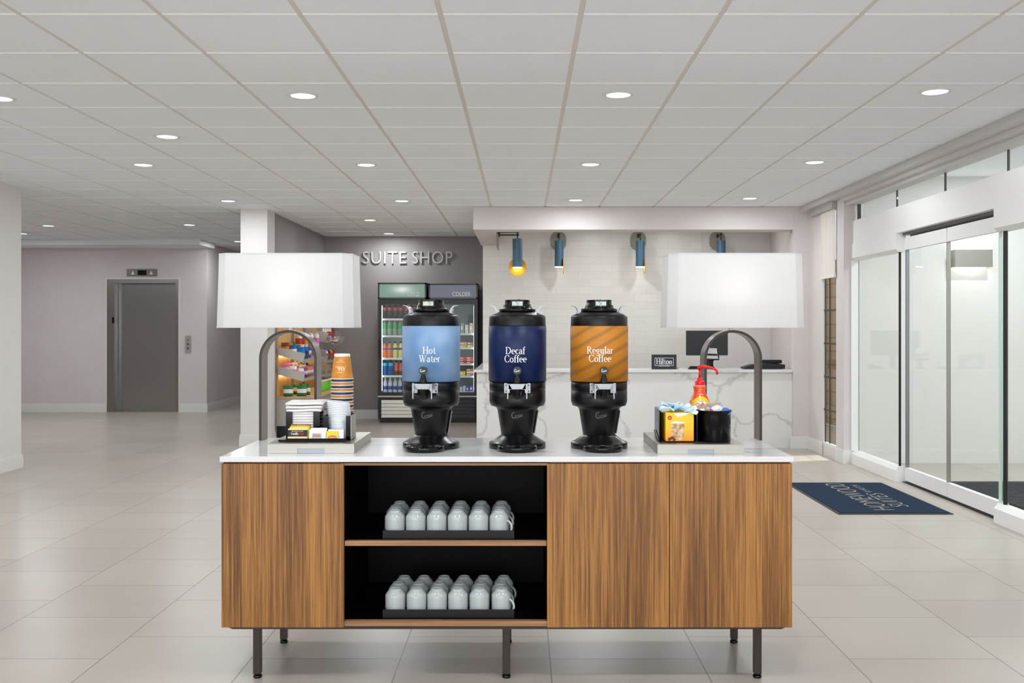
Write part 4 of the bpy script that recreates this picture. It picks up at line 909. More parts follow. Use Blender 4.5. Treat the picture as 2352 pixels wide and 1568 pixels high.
# sugar / creamer sachets heaped in the carton
rnd = random.Random(5)
spm = [mat('sachet_%d' % i, rgb(*c), .5) for i, c in enumerate(((228, 240, 248), (188, 222, 242), (240, 244, 248), (206, 232, 240), (120, 190, 230)))]
for i in range(24):
    u = (i % 6)/5; v2 = (i//6)/3
    cxs, cys, czs = kx0-.004+u*(kx1-kx0+.004)+rnd.uniform(-.005, .005), ky+.004+v2*.11, kz+kh+.003+.014*math.sin((.15+u*.8)*PI)+.004*v2+rnd.uniform(-.002, .003)
    M_ = Matrix.Translation((cxs, cys, czs)) @ Matrix.Rotation(rnd.uniform(0, 3), 4, 'Z') @ Matrix.Rotation(rnd.uniform(-.7, .7), 4, 'X') @ Matrix.Rotation(rnd.uniform(-.6, .6), 4, 'Y')
    mb = MB().sphere((0, 0, 0), 1, seg=16, rings=6); mb.map(lambda v_: M_ @ Vector((math.copysign(abs(v_.x)**.35, v_.x)*.021, math.copysign(abs(v_.y)**.35, v_.y)*.014, v_.z*.0035)))
    single(mb, 'sugar_sachet', spm[(i*7) % 5], (cxs, cys, czs), 'white and blue sachet heaped in the yellow creamer carton', 'sachet', 'sachets heaped in the yellow carton')
# round black bin with creamer cups
rb = thing('condiment_bin', (.757, 3.985, z0), 'round glossy black bin of creamer cups right of the yellow carton', 'bin')
rcx, rcy, rr = .762, 3.988, .0695
part(MB().lathe(rcx, rcy, [(.060, z0), (.0665, z0+.003), (.0665, z0+.106), (.0672, z0+.117), (.0708, z0+.119), (.0708, z0+.123), (.0655, z0+.123), (.0645, z0+.006), (1e-5, z0+.006)], 56, cap=False), 'bowl', acr, rb)
cupb, cupr, cupw = pm('creamer_blue', 80, 120, 200), pm('creamer_red', 206, 60, 90), pm('creamer_white', 240, 243, 248)
for i in range(11):
    a = i*2.4; q = .047 if i < 8 else .018
    x_, y_, zq = rcx+q*math.cos(a), rcy+q*math.sin(a)*.95, z0+.103+(0 if i < 8 else .011)+rnd.uniform(0, .004)
    M_ = Matrix.Translation((x_, y_, zq)) @ Matrix.Rotation(rnd.uniform(-.8, .8), 4, 'X') @ Matrix.Rotation(rnd.uniform(-.8, .8), 4, 'Y')
    o = thing('creamer_cup', (x_, y_, zq), 'tiny white creamer cup with a foil lid heaped in the round black bin', 'creamer', 'creamer cups in the round black bin')
    part(MB().lathe(0, 0, [(.010, 0), (.0125, .001), (.0165, .016), (.0165, .018)], 18).map(lambda v_: M_ @ v_), 'cup', cupw, o)
    part(MB().lathe(0, 0, [(.019, .018), (.019, .0188)], 20).map(lambda v_: M_ @ v_), 'foil_lid', (cupw, cupb, cupw, cupr)[i % 4], o)
# raw sugar packets lying on top
kr = noisy(mat('kraft_paper', rgb(196, 164, 124), .8), rgb(180, 146, 108), rgb(208, 178, 140), ns=40)
for i, (xa_, ya_, za_, rz_, rx_, lb) in enumerate(((.722, 4.00, z0+.127, .12, .25, 'brown raw sugar packet lying across the yellow carton edge'), (.757, 4.03, z0+.136, -.35, .3, 'brown raw sugar packet tilted on top of the creamer cups'))):
    M_ = Matrix.Translation((xa_, ya_, za_)) @ Matrix.Rotation(rz_, 4, 'Z') @ Matrix.Rotation(rx_, 4, 'X') @ Matrix.Rotation(.1-.25*i, 4, 'Y')
    mb = MB().sphere((0, 0, 0), 1, seg=16, rings=6); mb.map(lambda v_: M_ @ Vector((math.copysign(abs(v_.x)**.35, v_.x)*.035, math.copysign(abs(v_.y)**.35, v_.y)*.022, v_.z*.004)))
    single(mb, 'raw_sugar_packet', kr, (xa_, ya_, za_), lb, 'sugar packet', 'brown sugar packets on the bins')
# pump bottle
bcx, bcy = X(1607, 4.14), 4.14
pb = thing('creamer_bottle', (bcx, bcy, z0), 'orange coffee creamer bottle with a red pump behind the bins', 'bottle')
om = mat('bottle_orange', rgb(238, 84, 20), .22, coat=.5)
def zy(py): return Zz(py, 4.14)
body_p = [(.040, z0), (.0455, z0+.004), (.0465, z0+.05), (.0462, zy(938)), (.0445, zy(928)), (.041, zy(921)), (.0355, zy(914)), (.029, zy(907)), (.0245, zy(901)), (.0238, zy(896)), (.0262, zy(890)), (.0265, zy(886)), (.0215, zy(884.5))]
part(MB().lathe(bcx, bcy, body_p, 48), 'body', om, pb)
def prof_r(z):
    for (r0, a), (r1, b_) in zip(body_p, body_p[1:]):
        if a <= z <= b_: return r0+(r1-r0)*(z-a)/(b_-a)
    return .046
def onb(mb, zc, off=.0008):
    return mb.map(lambda v_: (bcx+(prof_r(zc+v_.z)+off)*math.sin(v_.x/.045), bcy-(prof_r(zc+v_.z)+off)*math.cos(v_.x/.045), zc+v_.z))
def blob(wd, hh, n=12, m_=24, lobes=0):
    mb = MB(); vs = [(0, 0, 0)]
    for i in range(1, n+1):
        for k in range(m_):
            a = 2*PI*k/m_; q = i/n*(1+lobes*math.cos(3*a+PI/2)); vs.append((wd*q*math.cos(a), 0, hh*q*math.sin(a)))
    fs = [(0, 1+k, 1+(k+1) % m_) for k in range(m_)]
    for i in range(n-1):
        for k in range(m_): fs.append((1+i*m_+k, 1+i*m_+(k+1) % m_, 1+(i+1)*m_+(k+1) % m_, 1+(i+1)*m_+k))
    return mb.add(vs, fs)
part(onb(blob(.052, .042), zy(932), .0006), 'yellow_field', mat('label_yellow', rgb(252, 206, 24), .3), pb)
part(onb(blob(.040, .030, lobes=.04), zy(936), .0011), 'white_field', mat('label_white', rgb(250, 244, 236), .3), pb)
part(onb(text_mb('Coffee', width=.052, height=.018, shear=.2, bold=.012), zy(933), .0017), 'brand_lettering', mat('label_red', rgb(196, 44, 30), .4), pb)
part(onb(text_mb('mate', width=.030, height=.012, shear=.2, bold=.012).map(lambda v_: (v_.x+.008, 0, v_.z)), zy(942), .0017), 'brand_lettering', MATS['label_red'], pb)
part(onb(text_mb('Nestle', width=.018, height=.004, bold=.02), zy(921), .0017), 'brand_lettering', cupb, pb)
part(onb(text_mb('HAZELNUT', width=.024, height=.0035, bold=.02), zy(905), .0012), 'print', text_m, pb)
part(onb(text_mb('Concentrated', width=.026, height=.0032, bold=.02), zy(894), .0012), 'print', text_m, pb)
rdm = mat('pump_red', rgb(222, 22, 36), .28)
cap = part(MB().lathe(bcx, bcy, [(.0235, zy(885)), (.0235, zy(884)), (.0205, zy(883.5)), (.0205, zy(875.5)), (.0185, zy(874.5)), (.0115, zy(874)), (.0115, zy(869)), (.008, zy(867))], 32), 'cap', rdm, pb)
part(MB().lathe(bcx, bcy, [(.0245, zy(886)), (.0245, zy(884.6)), (.021, zy(884.4))], 32), 'collar', text_m, pb)
pz = zy(843)
pump = MB().lathe(bcx, bcy, [(.0048, zy(868)), (.0048, zy(848))], 16).lathe(bcx, bcy, [(.0085, zy(848)), (.0095, pz), (.0098, pz+.004), (.006, pz+.007), (1e-5, pz+.0075)], 20)
pts = [(bcx, pz+.002, .0085), (bcx+.02, pz+.0025, .0068), (bcx+.04, pz-.001, .0058), (bcx+.058, pz-.0065, .0052), (bcx+.068, pz-.011, .005), (bcx+.0715, pz-.018, .0048), (bcx+.072, pz-.030, .0046)]
pump.sweep([(a, bcy-.002, b_) for a, b_, c in pts], [c for a, b_, c in pts], 14)
part(pump, 'pump', rdm, pb)

# ================================================================== RECEPTION
DYf = 11.26; DT = Zz(849, DYf-.04)
dsk = thing('reception_desk', (1.2, 12, 0), 'long white marble reception desk with grey veins behind the sideboard', 'desk')
part(MB().box(-.515, 3.03, DYf, DYf+.05, 0, DT-.03).box(-.515, -.465, DYf+.05, 13.39, 0, DT-.03), 'front_panel', marble_m, dsk)
part(MB().box(-.54, 3.03, DYf-.04, DYf+.42, DT-.03, DT, bev=.003).box(-.54, -.2, DYf+.42, 13.39, DT-.03, DT, bev=.003), 'counter_top', quartz_m, dsk)
part(MB().box(-.2, 3.0, DYf+.45, DYf+.95, .70, .73), 'work_surface', oakx_m, dsk)
def Xd(px, Y=11.45): return X(px, Y)
hs = thing('desk_sign', (Xd(1525), 11.4, DT), 'small black Hilton Honors sign standing on the reception desk', 'sign')
hx0, hx1, hz1 = Xd(1497, 11.4), Xd(1554, 11.4), Zz(814, 11.4)
part(box1(hx0, hx1, 11.4, 11.43, DT+.0005, hz1, bev=.002), 'block', mat('sign_black', rgb(30, 31, 36), .4), hs)
hcx = (hx0+hx1)/2; hw_ = (hx1-hx0)
fr = MB(); a0_, a1_, c0_, c1_ = hcx-hw_*.38, hcx+hw_*.38, DT+.038, hz1-.037
fr.box(a0_, a1_, 11.397, 11.4, c1_-.004, c1_).box(a0_, a0_+.004, 11.397, 11.4, c0_, c1_).box(a1_-.004, a1_, 11.397, 11.4, c0_, c1_).box(a0_, a0_+.047, 11.397, 11.4, c0_, c0_+.004).box(a1_-.047, a1_, 11.397, 11.4, c0_, c0_+.004)
part(fr, 'border', text_m, hs)
sf = serif('Hilton', .062, bold=1.25); xs = [q[0] for q in sf.v]; k2 = hw_*.64/(max(xs)-min(xs))
part(sf.map(lambda v_: (v_.x*k2+hcx, 11.398, v_.z+DT+.056)), 'lettering', text_m, hs)
part(text_mb('HONORS', width=hw_*.42, height=.018, bold=.02).map(lambda v_: (v_.x+hcx, 11.398, v_.z+DT+.030)), 'lettering', text_m, hs)
single(box1(Xd(1554.6), Xd(1559), 11.41, 11.45, DT+.0005, DT+.026, bev=.002), 'card_stack', mat('card_grey', rgb(176, 176, 172), .6), (Xd(1557), 11.43, DT), 'little grey card block beside the black desk sign', 'cards')
mo = thing('monitor', (Xd(1624, 12.1), 12.1, .73), 'black computer monitor seen from behind on the reception desk', 'monitor')
mx0, mx1, mzb, mzt = X(1576.5, 12.0), X(1672, 12.0), Zz(816, 12.0), Zz(759, 12.0)
part(box1(mx0, mx1, 12.0, 12.04, mzb, mzt, bev=.004), 'housing', mat('monitor_black', rgb(42, 43, 46), .45), mo)
part(box1(mx0+.01, mx1-.01, 12.0405, 12.042, mzb+.01, mzt-.01), 'screen', blackg_m, mo)
part(MB().box(Xd(1624, 12)-.03, Xd(1624, 12)+.03, 11.975, 11.999, .745, (mzb+mzt)/2).box(Xd(1624, 12)-.11, Xd(1624, 12)+.11, 11.92, 12.12, .7305, .745), 'stand', blackmat_m, mo)
ptm = thing('payment_terminal', (Xd(1633), 11.5, DT), 'chrome and black card payment terminal on a stand on the desk', 'card reader')
part(MB().lathe(X(1633, 11.5), 11.5, [(.055, DT+.0005), (.05, DT+.01), (.028, DT+.03), (.026, DT+.08), (.036, DT+.1)], 20), 'stand', blackg_m, ptm)
hx = X(1632, 11.5)
part(MB().prism([(hx-.08, DT+.10), (hx+.085, DT+.10), (hx+.09, DT+.115), (hx-.08, DT+.12)], 'y', 11.44, 11.56), 'base_plate', black_m, ptm)
part(MB().prism([(hx-.08, DT+.12), (hx+.092, DT+.115), (hx+.074, DT+.222), (hx+.060, DT+.235), (hx-.02, DT+.240), (hx-.08, DT+.225)], 'y', 11.45, 11.55), 'head', chrome_m, ptm)
part(MB().prism([(hx-.07, DT+.155), (hx+.07, DT+.150), (hx+.066, DT+.172), (hx-.07, DT+.178)], 'y', 11.447, 11.4495).prism([(hx+.076, DT+.12), (hx+.092, DT+.118), (hx+.076, DT+.220), (hx+.062, DT+.228)], 'y', 11.447, 11.4495), 'dark_band', black_m, ptm)
single(MB().box(X(1581, 11.42), X(1606, 11.42), 11.38, 11.46, DT+.0005, DT+.018, bev=.004).box(X(1584, 11.42), X(1606, 11.42), 11.39, 11.45, DT+.018, DT+.034, bev=.006), 'key_card_encoder', black_m, (X(1593, 11.42), 11.42, DT), 'low black key card device left of the payment terminal', 'device')
ph = thing('desk_phone', (X(1755, 11.5), 11.5, DT), 'low black desk telephone at the right end of the reception counter', 'phone')
a, b_ = X(1705, 11.5), X(1799, 11.5)
part(MB().prism([(a, DT+.004), (b_, DT+.004), (b_, DT+.05), (b_-.08, DT+.062), (a+.10, DT+.05), (a, DT+.018)], 'y', 11.42, 11.6), 'base', blackmat_m, ph)
part(MB().box(X(1748, 11.5), X(1793, 11.5), 11.43, 11.48, DT+.062, DT+.105, bev=.012), 'handset', black_m, ph)
part(MB().box(a+.02, b_-.02, 11.44, 11.58, DT+.0005, DT+.004), 'foot_pad', blackg_m, ph)

# sconces
blue_m = mat('sconce_blue', rgb(70, 106, 130), .4); taupe_m = mat('sconce_taupe', rgb(150, 146, 134), .5); yel_m = mat('sconce_yellow', rgb(226, 160, 14), .5)
def sconce(x, y, z, rot, label):
    """origin at the back plate centre, arm pointing towards local -y"""
    S = thing('wall_lamp', (x, y, z), label, 'wall light', 'blue tube wall lamps at the reception')
    M_ = Matrix.Translation((x, y, z)) @ Matrix.Rotation(rot, 4, 'Z')
    def P(mb, n, m): return part(mb.map(lambda v_: M_ @ v_), n, m, S)
    w2, h2 = .105, .13; poly = []
    for i in range(13): a = PI*i/12; poly.append((w2*math.cos(a), .028+w2*math.sin(a)))
    for i in range(13): a = PI+PI*i/12; poly.append((w2*math.cos(a), -.028+w2*math.sin(a)))
    P(MB().prism(poly, 'y', -.012, -.0005), 'back_plate', taupe_m)
    P(MB().cyl((0, -.012, .06), (0, -.27, .06), .008, 10).cyl((0, -.25, .06), (0, -.25, -.02), .007, 10).cyl((0, -.25, .05), (0, -.25, .08), .012, 10).cyl((0, -.018, .04), (0, -.018, .09), .012, 8), 'arm', blackmat_m)
    P(MB().cyl((0, -.25, -.02), (0, -.25, -.36), .059, 28), 'tube', blue_m)
    P(MB().cyl((0, -.25, -.3605), (0, -.25, -.368), .056, 28), 'diffuser', tubeled_m)
    pl = [(-.25+.105*math.cos(2*PI*i/28), -.35+.105*math.sin(2*PI*i/28)) for i in range(28)]
    dk = MB().prism(pl, 'x', .050, .056); P(dk, 'disc', yel_m)
for px, lb in ((1283, 'left'), (1466, 'middle'), (1648, 'right')):
    Y = TY; x, z = X(px-.5, Y), Zz(553, Y)
    sconce(x, Y, z, 0, 'blue tube wall lamp on the white tiled wall, %s of the three facing ones' % lb)
sconce(-.31, 12.0, Zz(533, 12)-.06-.0, PI/2, 'blue tube wall lamp with yellow disc on the side beam, nearer of the pair')
sconce(-.31, 12.55, Zz(535, 12.5)-.08, PI/2, 'blue tube wall lamp with yellow disc on the side beam, farther and mostly hidden')

# floor mat with lettering
fm = thing('door_mat', (2.7, 7.97, 0), 'navy blue Homewood Suites logo mat lying before the glass doors', 'mat')
navyc_m = noisy(mat('navy_carpet', rgb(34, 48, 66), .95, spec=.1), rgb(30, 44, 62), rgb(42, 58, 78), ns=120, bump=.3)
part(box1(2.285, 3.12, 7.24, 8.70, .0005, .006, bev=.002), 'rubber_edge', mat('mat_rubber', rgb(58, 54, 52), .7), fm)
part(box1(2.305, 3.10, 7.262, 8.68, .0061, .0095), 'carpet', navyc_m, fm)
beige_m = mat('mat_letter', rgb(176, 168, 150), .9)
def matlet(s_, length, cap, x_top, ystart):
    mb = text_mb(s_, width=length, height=cap, bold=-.018)
    return mb.map(lambda v_: (x_top+cap-v_.z, ystart+length/2+v_.x, .0102))
part(matlet('HOMEWOOD', 1.25, .155, 2.59, 7.38), 'lettering', beige_m, fm)
part(matlet('SUITES', .60, .13, 2.775, 7.51), 'lettering', beige_m, fm)
part(matlet('BY HILTON', .38, .055, 2.80, 8.17), 'lettering', beige_m, fm)

# ================================================================== SUITE SHOP
ss = thing('shop_lettering', (X(937, SY), SY, 2.3), 'raised grey letters SUITE SHOP on the wall above the coolers', 'sign')
let_m = mat('letter_grey', rgb(196, 192, 190), .5)
for word, a, b_ in (('SUITE', 834, 933), ('SHOP', 947, 1039.5)):
    mb = text_mb(word, width=(b_-a)*SY/F, height=28*SY/F, depth=.02, bold=-.004, spacing=1.08)
    part(mb.map(lambda v_: (v_.x+X((a+b_)/2, SY), SY-.0005-.012+v_.y, v_.z+Zz(605.5, SY))), 'word', let_m, ss)

def bottle_mesh(r, h, m_body, m_label, m_cap, lab=(.45, .7), liquid=None):
    prof = [(r*.85, 0), (r, h*.03), (r, h*.6), (r*.95, h*.66), (r*.75, h*.76), (r*.42, h*.86), (r*.38, h*.92)]
    return (MB().lathe(0, 0, prof, 18, m_body), MB().lathe(0, 0, [(r*1.02, h*lab[0]), (r*1.02, h*lab[1])], 18, m_label, cap=False), MB().lathe(0, 0, [(r*.46, h*.91), (r*.46, h)], 14, m_cap))
BM = {}
def bm_(n, c, r=.2, tr=0): 
    if n not in BM: BM[n] = mat('bottle_'+n, rgb(*c), r, trans=tr)
    return BM[n]
protos = {}
def bottle(kind, loc, label, group):
    spec = {'cola': (.034, .235, bm_('cola', (44, 22, 18), .1), bm_('redlabel', (206, 62, 44)), bm_('redcap', (190, 40, 40)), (.52, .70)),
            'lime': (.034, .235, bm_('lime', (150, 176, 150), .08), bm_('greenlabel', (40, 170, 84)), bm_('greencap', (60, 170, 90)), (.42, .66)),
            'orange': (.035, .235, bm_('orange', (236, 116, 20), .15), bm_('bluelab', (70, 84, 170)), bm_('bluecap', (44, 60, 190)), (.5, .6)),
            'lemon': (.035, .235, bm_('lemon', (232, 222, 128), .15), bm_('navylab', (40, 56, 76)), bm_('blackcap', (40, 40, 44)), (.5, .62)),
            'blue': (.037, .225, bm_('blue', (20, 96, 168), .15), bm_('skylab', (70, 190, 226)), bm_('darkcap', (30, 40, 60)), (.62, .8)),
            'tea': (.031, .215, bm_('teab', (110, 60, 44), .15), bm_('redwhite', (214, 110, 100)), bm_('darkcap', (30, 40, 60)), (.3, .85)),
            'water': (.030, .215, bm_('water', (196, 206, 216), .06), bm_('waterlab', (60, 70, 160)), bm_('whitecap', (235, 238, 242)), (.18, .42))}[kind]
    if kind not in protos:
        o = thing('drink_bottle', (0, 0, 0), label, 'bottle', group)
        r, h = spec[0], spec[1]
        for mb, n, m in zip(bottle_mesh(*spec[:6][0:5], lab=spec[5]), ('body', 'label_band', 'cap'), spec[2:5]):
            q = MB(); q.v, q.f, q.mi, q.sm = mb.v, mb.f, [0]*len(mb.f), mb.sm
            w_ = q.build(n, m, None, (0, 0, 0)); w_.parent = o
        protos[kind] = o; o.location = loc
    else: o = copy_tree(protos[kind], loc); o['label'] = label; o['group'] = group
def cooler(px0, px1, pyt, glass_px, shelves, hdr_m, word, louvre_m, label, back_m):
    fy = 14.2; x0, x1 = X(px0, fy), X(px1, fy); zt_ = Zz(pyt, fy); d = .62
    K = thing('drinks_cooler', ((x0+x1)/2, fy+d/2, 0), label, 'refrigerator')
    t_ = .035; zh = Zz(688, fy); zg = Zz(908, fy)
    part(MB().box(x0, x0+t_, fy+.03, fy+d, .05, zt_).box(x1-t_, x1, fy+.03, fy+d, .05, zt_).box(x0, x1, fy+d-.02, fy+d, .05, zt_).box(x0, x1, fy+.03, fy+d, zt_-.02, zt_).box(x0+t_, x1-t_, fy+.06, fy+d-.02, .05, zg+.02)
         .box(x0+t_, x1-t_, fy+.05, fy+d-.02, zh-.02, zh+.01), 'cabinet', black_m, K)
    part(MB().box(x0+t_, x0+t_+.004, fy+.05, fy+d-.03, zg+.02, zh-.02).box(x1-t_-.004, x1-t_, fy+.05, fy+d-.03, zg+.02, zh-.02).box(x0+t_, x1-t_, fy+d-.03, fy+d-.021, zg+.02, zh-.02), 'liner', back_m, K)
    # header
    hz0 = Zz(686, fy)
    part(MB().box(x0, x1, fy, fy+.03, hz0, hz0+.02).box(x0, x1, fy, fy+.03, zt_-.02, zt_).box(x0, x0+.02, fy, fy+.03, hz0, zt_).box(x1-.02, x1, fy, fy+.03, hz0, zt_), 'header_frame', blackg_m, K)
    hp = part(box1(x0+.02, x1-.02, fy+.012, fy+.02, hz0+.02, zt_-.02), 'header_sign', hdr_m, K)
    wpx = (949.5, 27) if word == 'COLD' else (1060, 42)
    part(text_mb(word, width=wpx[1]*fy/F, height=10*fy/F, bold=.01).map(lambda v_: (v_.x+X(wpx[0], fy), fy+.009, v_.z+Zz(680, fy))), 'lettering', text_m, hp)
    # door
    zd1, zd0 = Zz(690, fy), Zz(907, fy); w_ = .052
    dr = part(MB().box(x0, x1, fy, fy+.03, zd1-.05, zd1).box(x0, x1, fy, fy+.03, zd0, zd0+.04).box(x0, x0+w_, fy, fy+.03, zd0+.04, zd1-.05).box(x1-w_, x1, fy, fy+.03, zd0+.04, zd1-.05), 'door', black_m, K)
    part(box1(x0+w_, x1-w_, fy+.012, fy+.016, zd0+.04, zd1-.05), 'pane', fridgeglass_m, dr)
    part(box1(x0+.008, x0+.03, fy-.03, fy, Zz(822, fy), Zz(776, fy), bev=.004), 'handle', blackmat_m, dr)
    part(box1(x0, x1, fy+.005, fy+.03, Zz(912, fy), Zz(908.5, fy)), 'sill', mat('cooler_sill', rgb(190, 190, 186), .5), K)
    # grille
    zg1, zg0 = Zz(913, fy), Zz(960, fy)
    part(box1(x0, x1, fy+.01, fy+.03, zg0-.0, zg1), 'grille_frame', blackmat_m, K)
    lv = MB(); n = 5; hh = (zg1-.03-zg0-.01)/n
    for i in range(n):
        za = zg0+.01+i*hh; lv.prism([(fy-.014, za), (fy+.009, za), (fy+.009, za+hh*.92), (fy-.002, za+hh*.92)], 'x', x0+.05, x1-.05)
    part(lv, 'louvre', louvre_m, K)
    part(MB().box(x0+.02, x1-.02, fy+.05, fy+d-.05, 0, .05), 'plinth', blackmat_m, K)
    for py in shelves:
        z = Zz(py, fy); part(MB().box(x0+t_+.005, x1-t_-.005, fy+.06, fy+d-.05, z-.012, z-.006).box(x0+t_+.005, x1-t_-.005, fy+.055, fy+.062, z-.028, z), 'shelf', mat('cooler_shelf', rgb(230, 232, 226), .4) if 'cooler_shelf' not in MATS else MATS['cooler_shelf'], K)
    part(MB().box(x0+w_-.008, x0+w_+.004, fy+.034, fy+.046, zd0+.06, zd1-.07).box(x1-w_-.004, x1-w_+.008, fy+.034, fy+.046, zd0+.06, zd1-.07), 'interior_light', fled_m, K)
    return K, fy
hdr1 = mat('header_green', rgb(120, 150, 136), .25, emit=rgb(126, 168, 150), es=.25)
tch = nd(hdr1, 'ShaderNodeTexCoord'); mph = nd(hdr1, 'ShaderNodeMapping'); mph.inputs['Location'].default_value = (0, 0, -1.892*9); mph.inputs['Scale'].default_value = (3.6, 0, 9); lk(hdr1, tch.outputs['Object'], mph.inputs['Vector'])
gdh = nd(hdr1, 'ShaderNodeTexGradient', gradient_type='QUADRATIC_SPHERE'); lk(hdr1, mph.outputs[0], gdh.inputs[0])
lk(hdr1, ramp(hdr1, gdh.outputs['Fac'], [(0, rgb(96, 130, 114)), (.8, rgb(255, 255, 255))]), bsdf(hdr1).inputs['Emission Color']); bsdf(hdr1).inputs['Emission Strength'].default_value = .55  # brighter centre painted into the emission, imitating a tube behind the sign
hdr2 = mat('header_violet', rgb(96, 98, 112), .25, emit=rgb(100, 104, 124), es=.3)
lin_w = mat('liner_white', rgb(214, 214, 206), .5); lin_g = mat('liner_grey', rgb(150, 156, 158), .5)
cooler(868, 979, 649, 0, [731, 770, 821.5, 862, 901], hdr1, 'COLD', mat('louvre_white', rgb(222, 220, 210), .5), 'tall black drinks cooler with a green COLD header and white grille', lin_w)
cooler(984.5, 1097, 651, 0, [765, 797.5, 834.5, 863, 899], hdr2, 'COLDER', blackmat_m, 'tall black freezer with a dark COLDER header and food boxes', lin_g)
nth = ['leftmost', 'second', 'third', 'fourth', 'fifth', 'sixth', 'seventh']
def rowb(py, kinds, shelf):
    fy = 14.34; zS = Zz(py, 14.2)-.006+.0005
    for i, (k_, px) in enumerate(kinds):
        desc = {'cola': 'dark cola bottle with red label', 'lime': 'clear soda bottle with green label', 'orange': 'orange soda bottle with blue cap', 'lemon': 'pale yellow lemonade bottle', 'blue': 'bright blue sports drink bottle', 'tea': 'slim red and white tea bottle', 'water': 'clear water bottle with blue label'}[k_]
        bottle(k_, (X(px, fy), fy, zS), '%s, %s on the %s of the left cooler' % (desc, nth[i], shelf), 'bottles in the left cooler')
rowb(731, [('cola', 882.5+i*12.6) for i in range(7)], 'top shelf')
rowb(770, [('lime', 883+i*12) for i in range(5)], 'second shelf')
rowb(821.5, [('orange', 883), ('orange', 895), ('lemon', 908), ('lemon', 920.5)], 'third shelf')
rowb(862, [('blue', 884), ('blue', 898), ('tea', 910.5), ('tea', 921)], 'fourth shelf')
rowb(901, [('water', 885+i*11.3) for i in range(5)], 'bottom shelf')
# frozen food boxes
fcols = {'yellow': (226, 188, 80), 'red': (214, 66, 40), 'cream': (220, 196, 170), 'brown': (170, 110, 80), 'ice': (190, 206, 226), 'violet': (96, 84, 190), 'lemonb': (240, 206, 40), 'pale': (214, 220, 220), 'green': (150, 170, 150)}
fmats = {k_: mat('pack_'+k_, rgb(*c), .4) for k_, c in fcols.items()}
wband = mat('pack_band', rgb(244, 240, 232), .4)
def pack(px0, px1, pyb, pyt, col, label, fy=14.3, depth=.12, group='food packs in the right freezer', band=True, zb=None):
    x0_, x1_ = X(px0, fy), X(px1, fy); zB = zb if zb is not None else Zz(pyb, fy); zT = zB+(pyb-pyt)*fy/F
    o = thing('food_box', ((x0_+x1_)/2, fy+depth/2, zB), label, 'food box', group)
    part(box1(x0_, x1_, fy, fy+depth, zB, zT, bev=.002), 'carton', fmats[col], o)
    if band: part(box1(x0_+.006, x1_-(x1_-x0_)*.45, fy-.0012, fy+.001, zB+(zT-zB)*.35, zB+(zT-zB)*.7), 'printed_band', wband, o)
def zS(py): return Zz(py, 14.2)-.0055
for j, (n_, zz_) in enumerate((('lower', zS(797.5)), ('upper', zS(797.5)+.04))):
    pack(1056, 1072, 797, 791, 'yellow', 'yellow sandwich box, %s left on the second visible freezer shelf' % n_, zb=zz_); pack(1073, 1086, 797, 791, 'brown' if j else 'yellow', 'golden sandwich box, %s right on the second visible freezer shelf' % n_, zb=zz_)
for j in range(3):
    pack(1056, 1070, 834, 829, 'red', 'red food box, %s of the left pile on the third freezer shelf' % ('bottom', 'middle', 'top')[j], zb=zS(834.5)+j*.032); pack(1071, 1086.5, 834, 829, 'red' if j != 1 else 'brown', 'red and orange food box, %s of the right pile on the third freezer shelf' % ('bottom', 'middle', 'top')[j], zb=zS(834.5)+j*.032)
pack(1056, 1069, 863, 852, 'lemonb', 'bright yellow food pouch on the fourth freezer shelf', zb=zS(863))
for j in range(3): pack(1071, 1087, 863, 857.5, 'cream' if j % 2 else 'brown', 'pink and brown ice cream tub, %s of the pile on the fourth freezer shelf' % ('bottom', 'middle', 'top')[j], zb=zS(863)+j*.035)
for j, (a, b_, c) in enumerate(((1056, 1062, 'ice'), (1063, 1069.5, 'ice'), (1070.5, 1078, 'violet'), (1079, 1087, 'violet'))): pack(a, b_, 899, 888-(j % 2)*2, c, '%s wrapped ice cream, %s on the bottom freezer shelf' % ('pale blue' if c == 'ice' else 'violet', nth[j]), zb=zS(899))
for j in range(4): pack(1048+(j*10 if j else 0), 1057+j*10-1, 765, 745-(j % 2)*4, ('pale', 'green', 'pale', 'cream')[j], 'pale frosty food bag, %s on the top freezer shelf' % nth[j], zb=zS(765))

# --- snack shelving on the left shop wall
gshelf = mat('shelf_grey', rgb(176, 168, 160), .5); stripm = led_m
U = thing('snack_shelving', (-2.7, 13, 0), 'grey and wood snack shelving with slanted trays along the shop wall', 'shelving')
ux0 = SX+.002
part(MB().box(ux0, ux0+.02, 11.93, 14.25, .53, 1.75), 'back_panel', shopwood_m, U)
part(MB().box(ux0, -2.45, 11.92, 13.2, .18, .508), 'base_cabinet', gshelf, U)
part(MB().box(ux0, -2.45, 13.21, 14.25, .10, .508), 'base_cabinet', brown_m, U)
part(MB().box(ux0, -2.44, 11.91, 14.26, .5085, .528), 'worktop', shopwoody_m, U)
part(MB().box(-2.449, -2.442, 12.0, 12.02, .25, .42).box(-2.449, -2.442, 13.6, 13.7, .3, .31).box(-2.449, -2.442, 13.6, 13.7, .42, .43), 'handle', blackg_m, U)
part(MB().box(ux0, -2.5, 11.95, 14.2, 0, .18), 'plinth', blackmat_m, U)
part(MB().box(ux0+.02, ux0+.045, 12.6, 12.63, .53, 1.75).box(ux0+.02, ux0+.045, 13.25, 13.28, .53, 1.75), 'upright', alus_m, U)
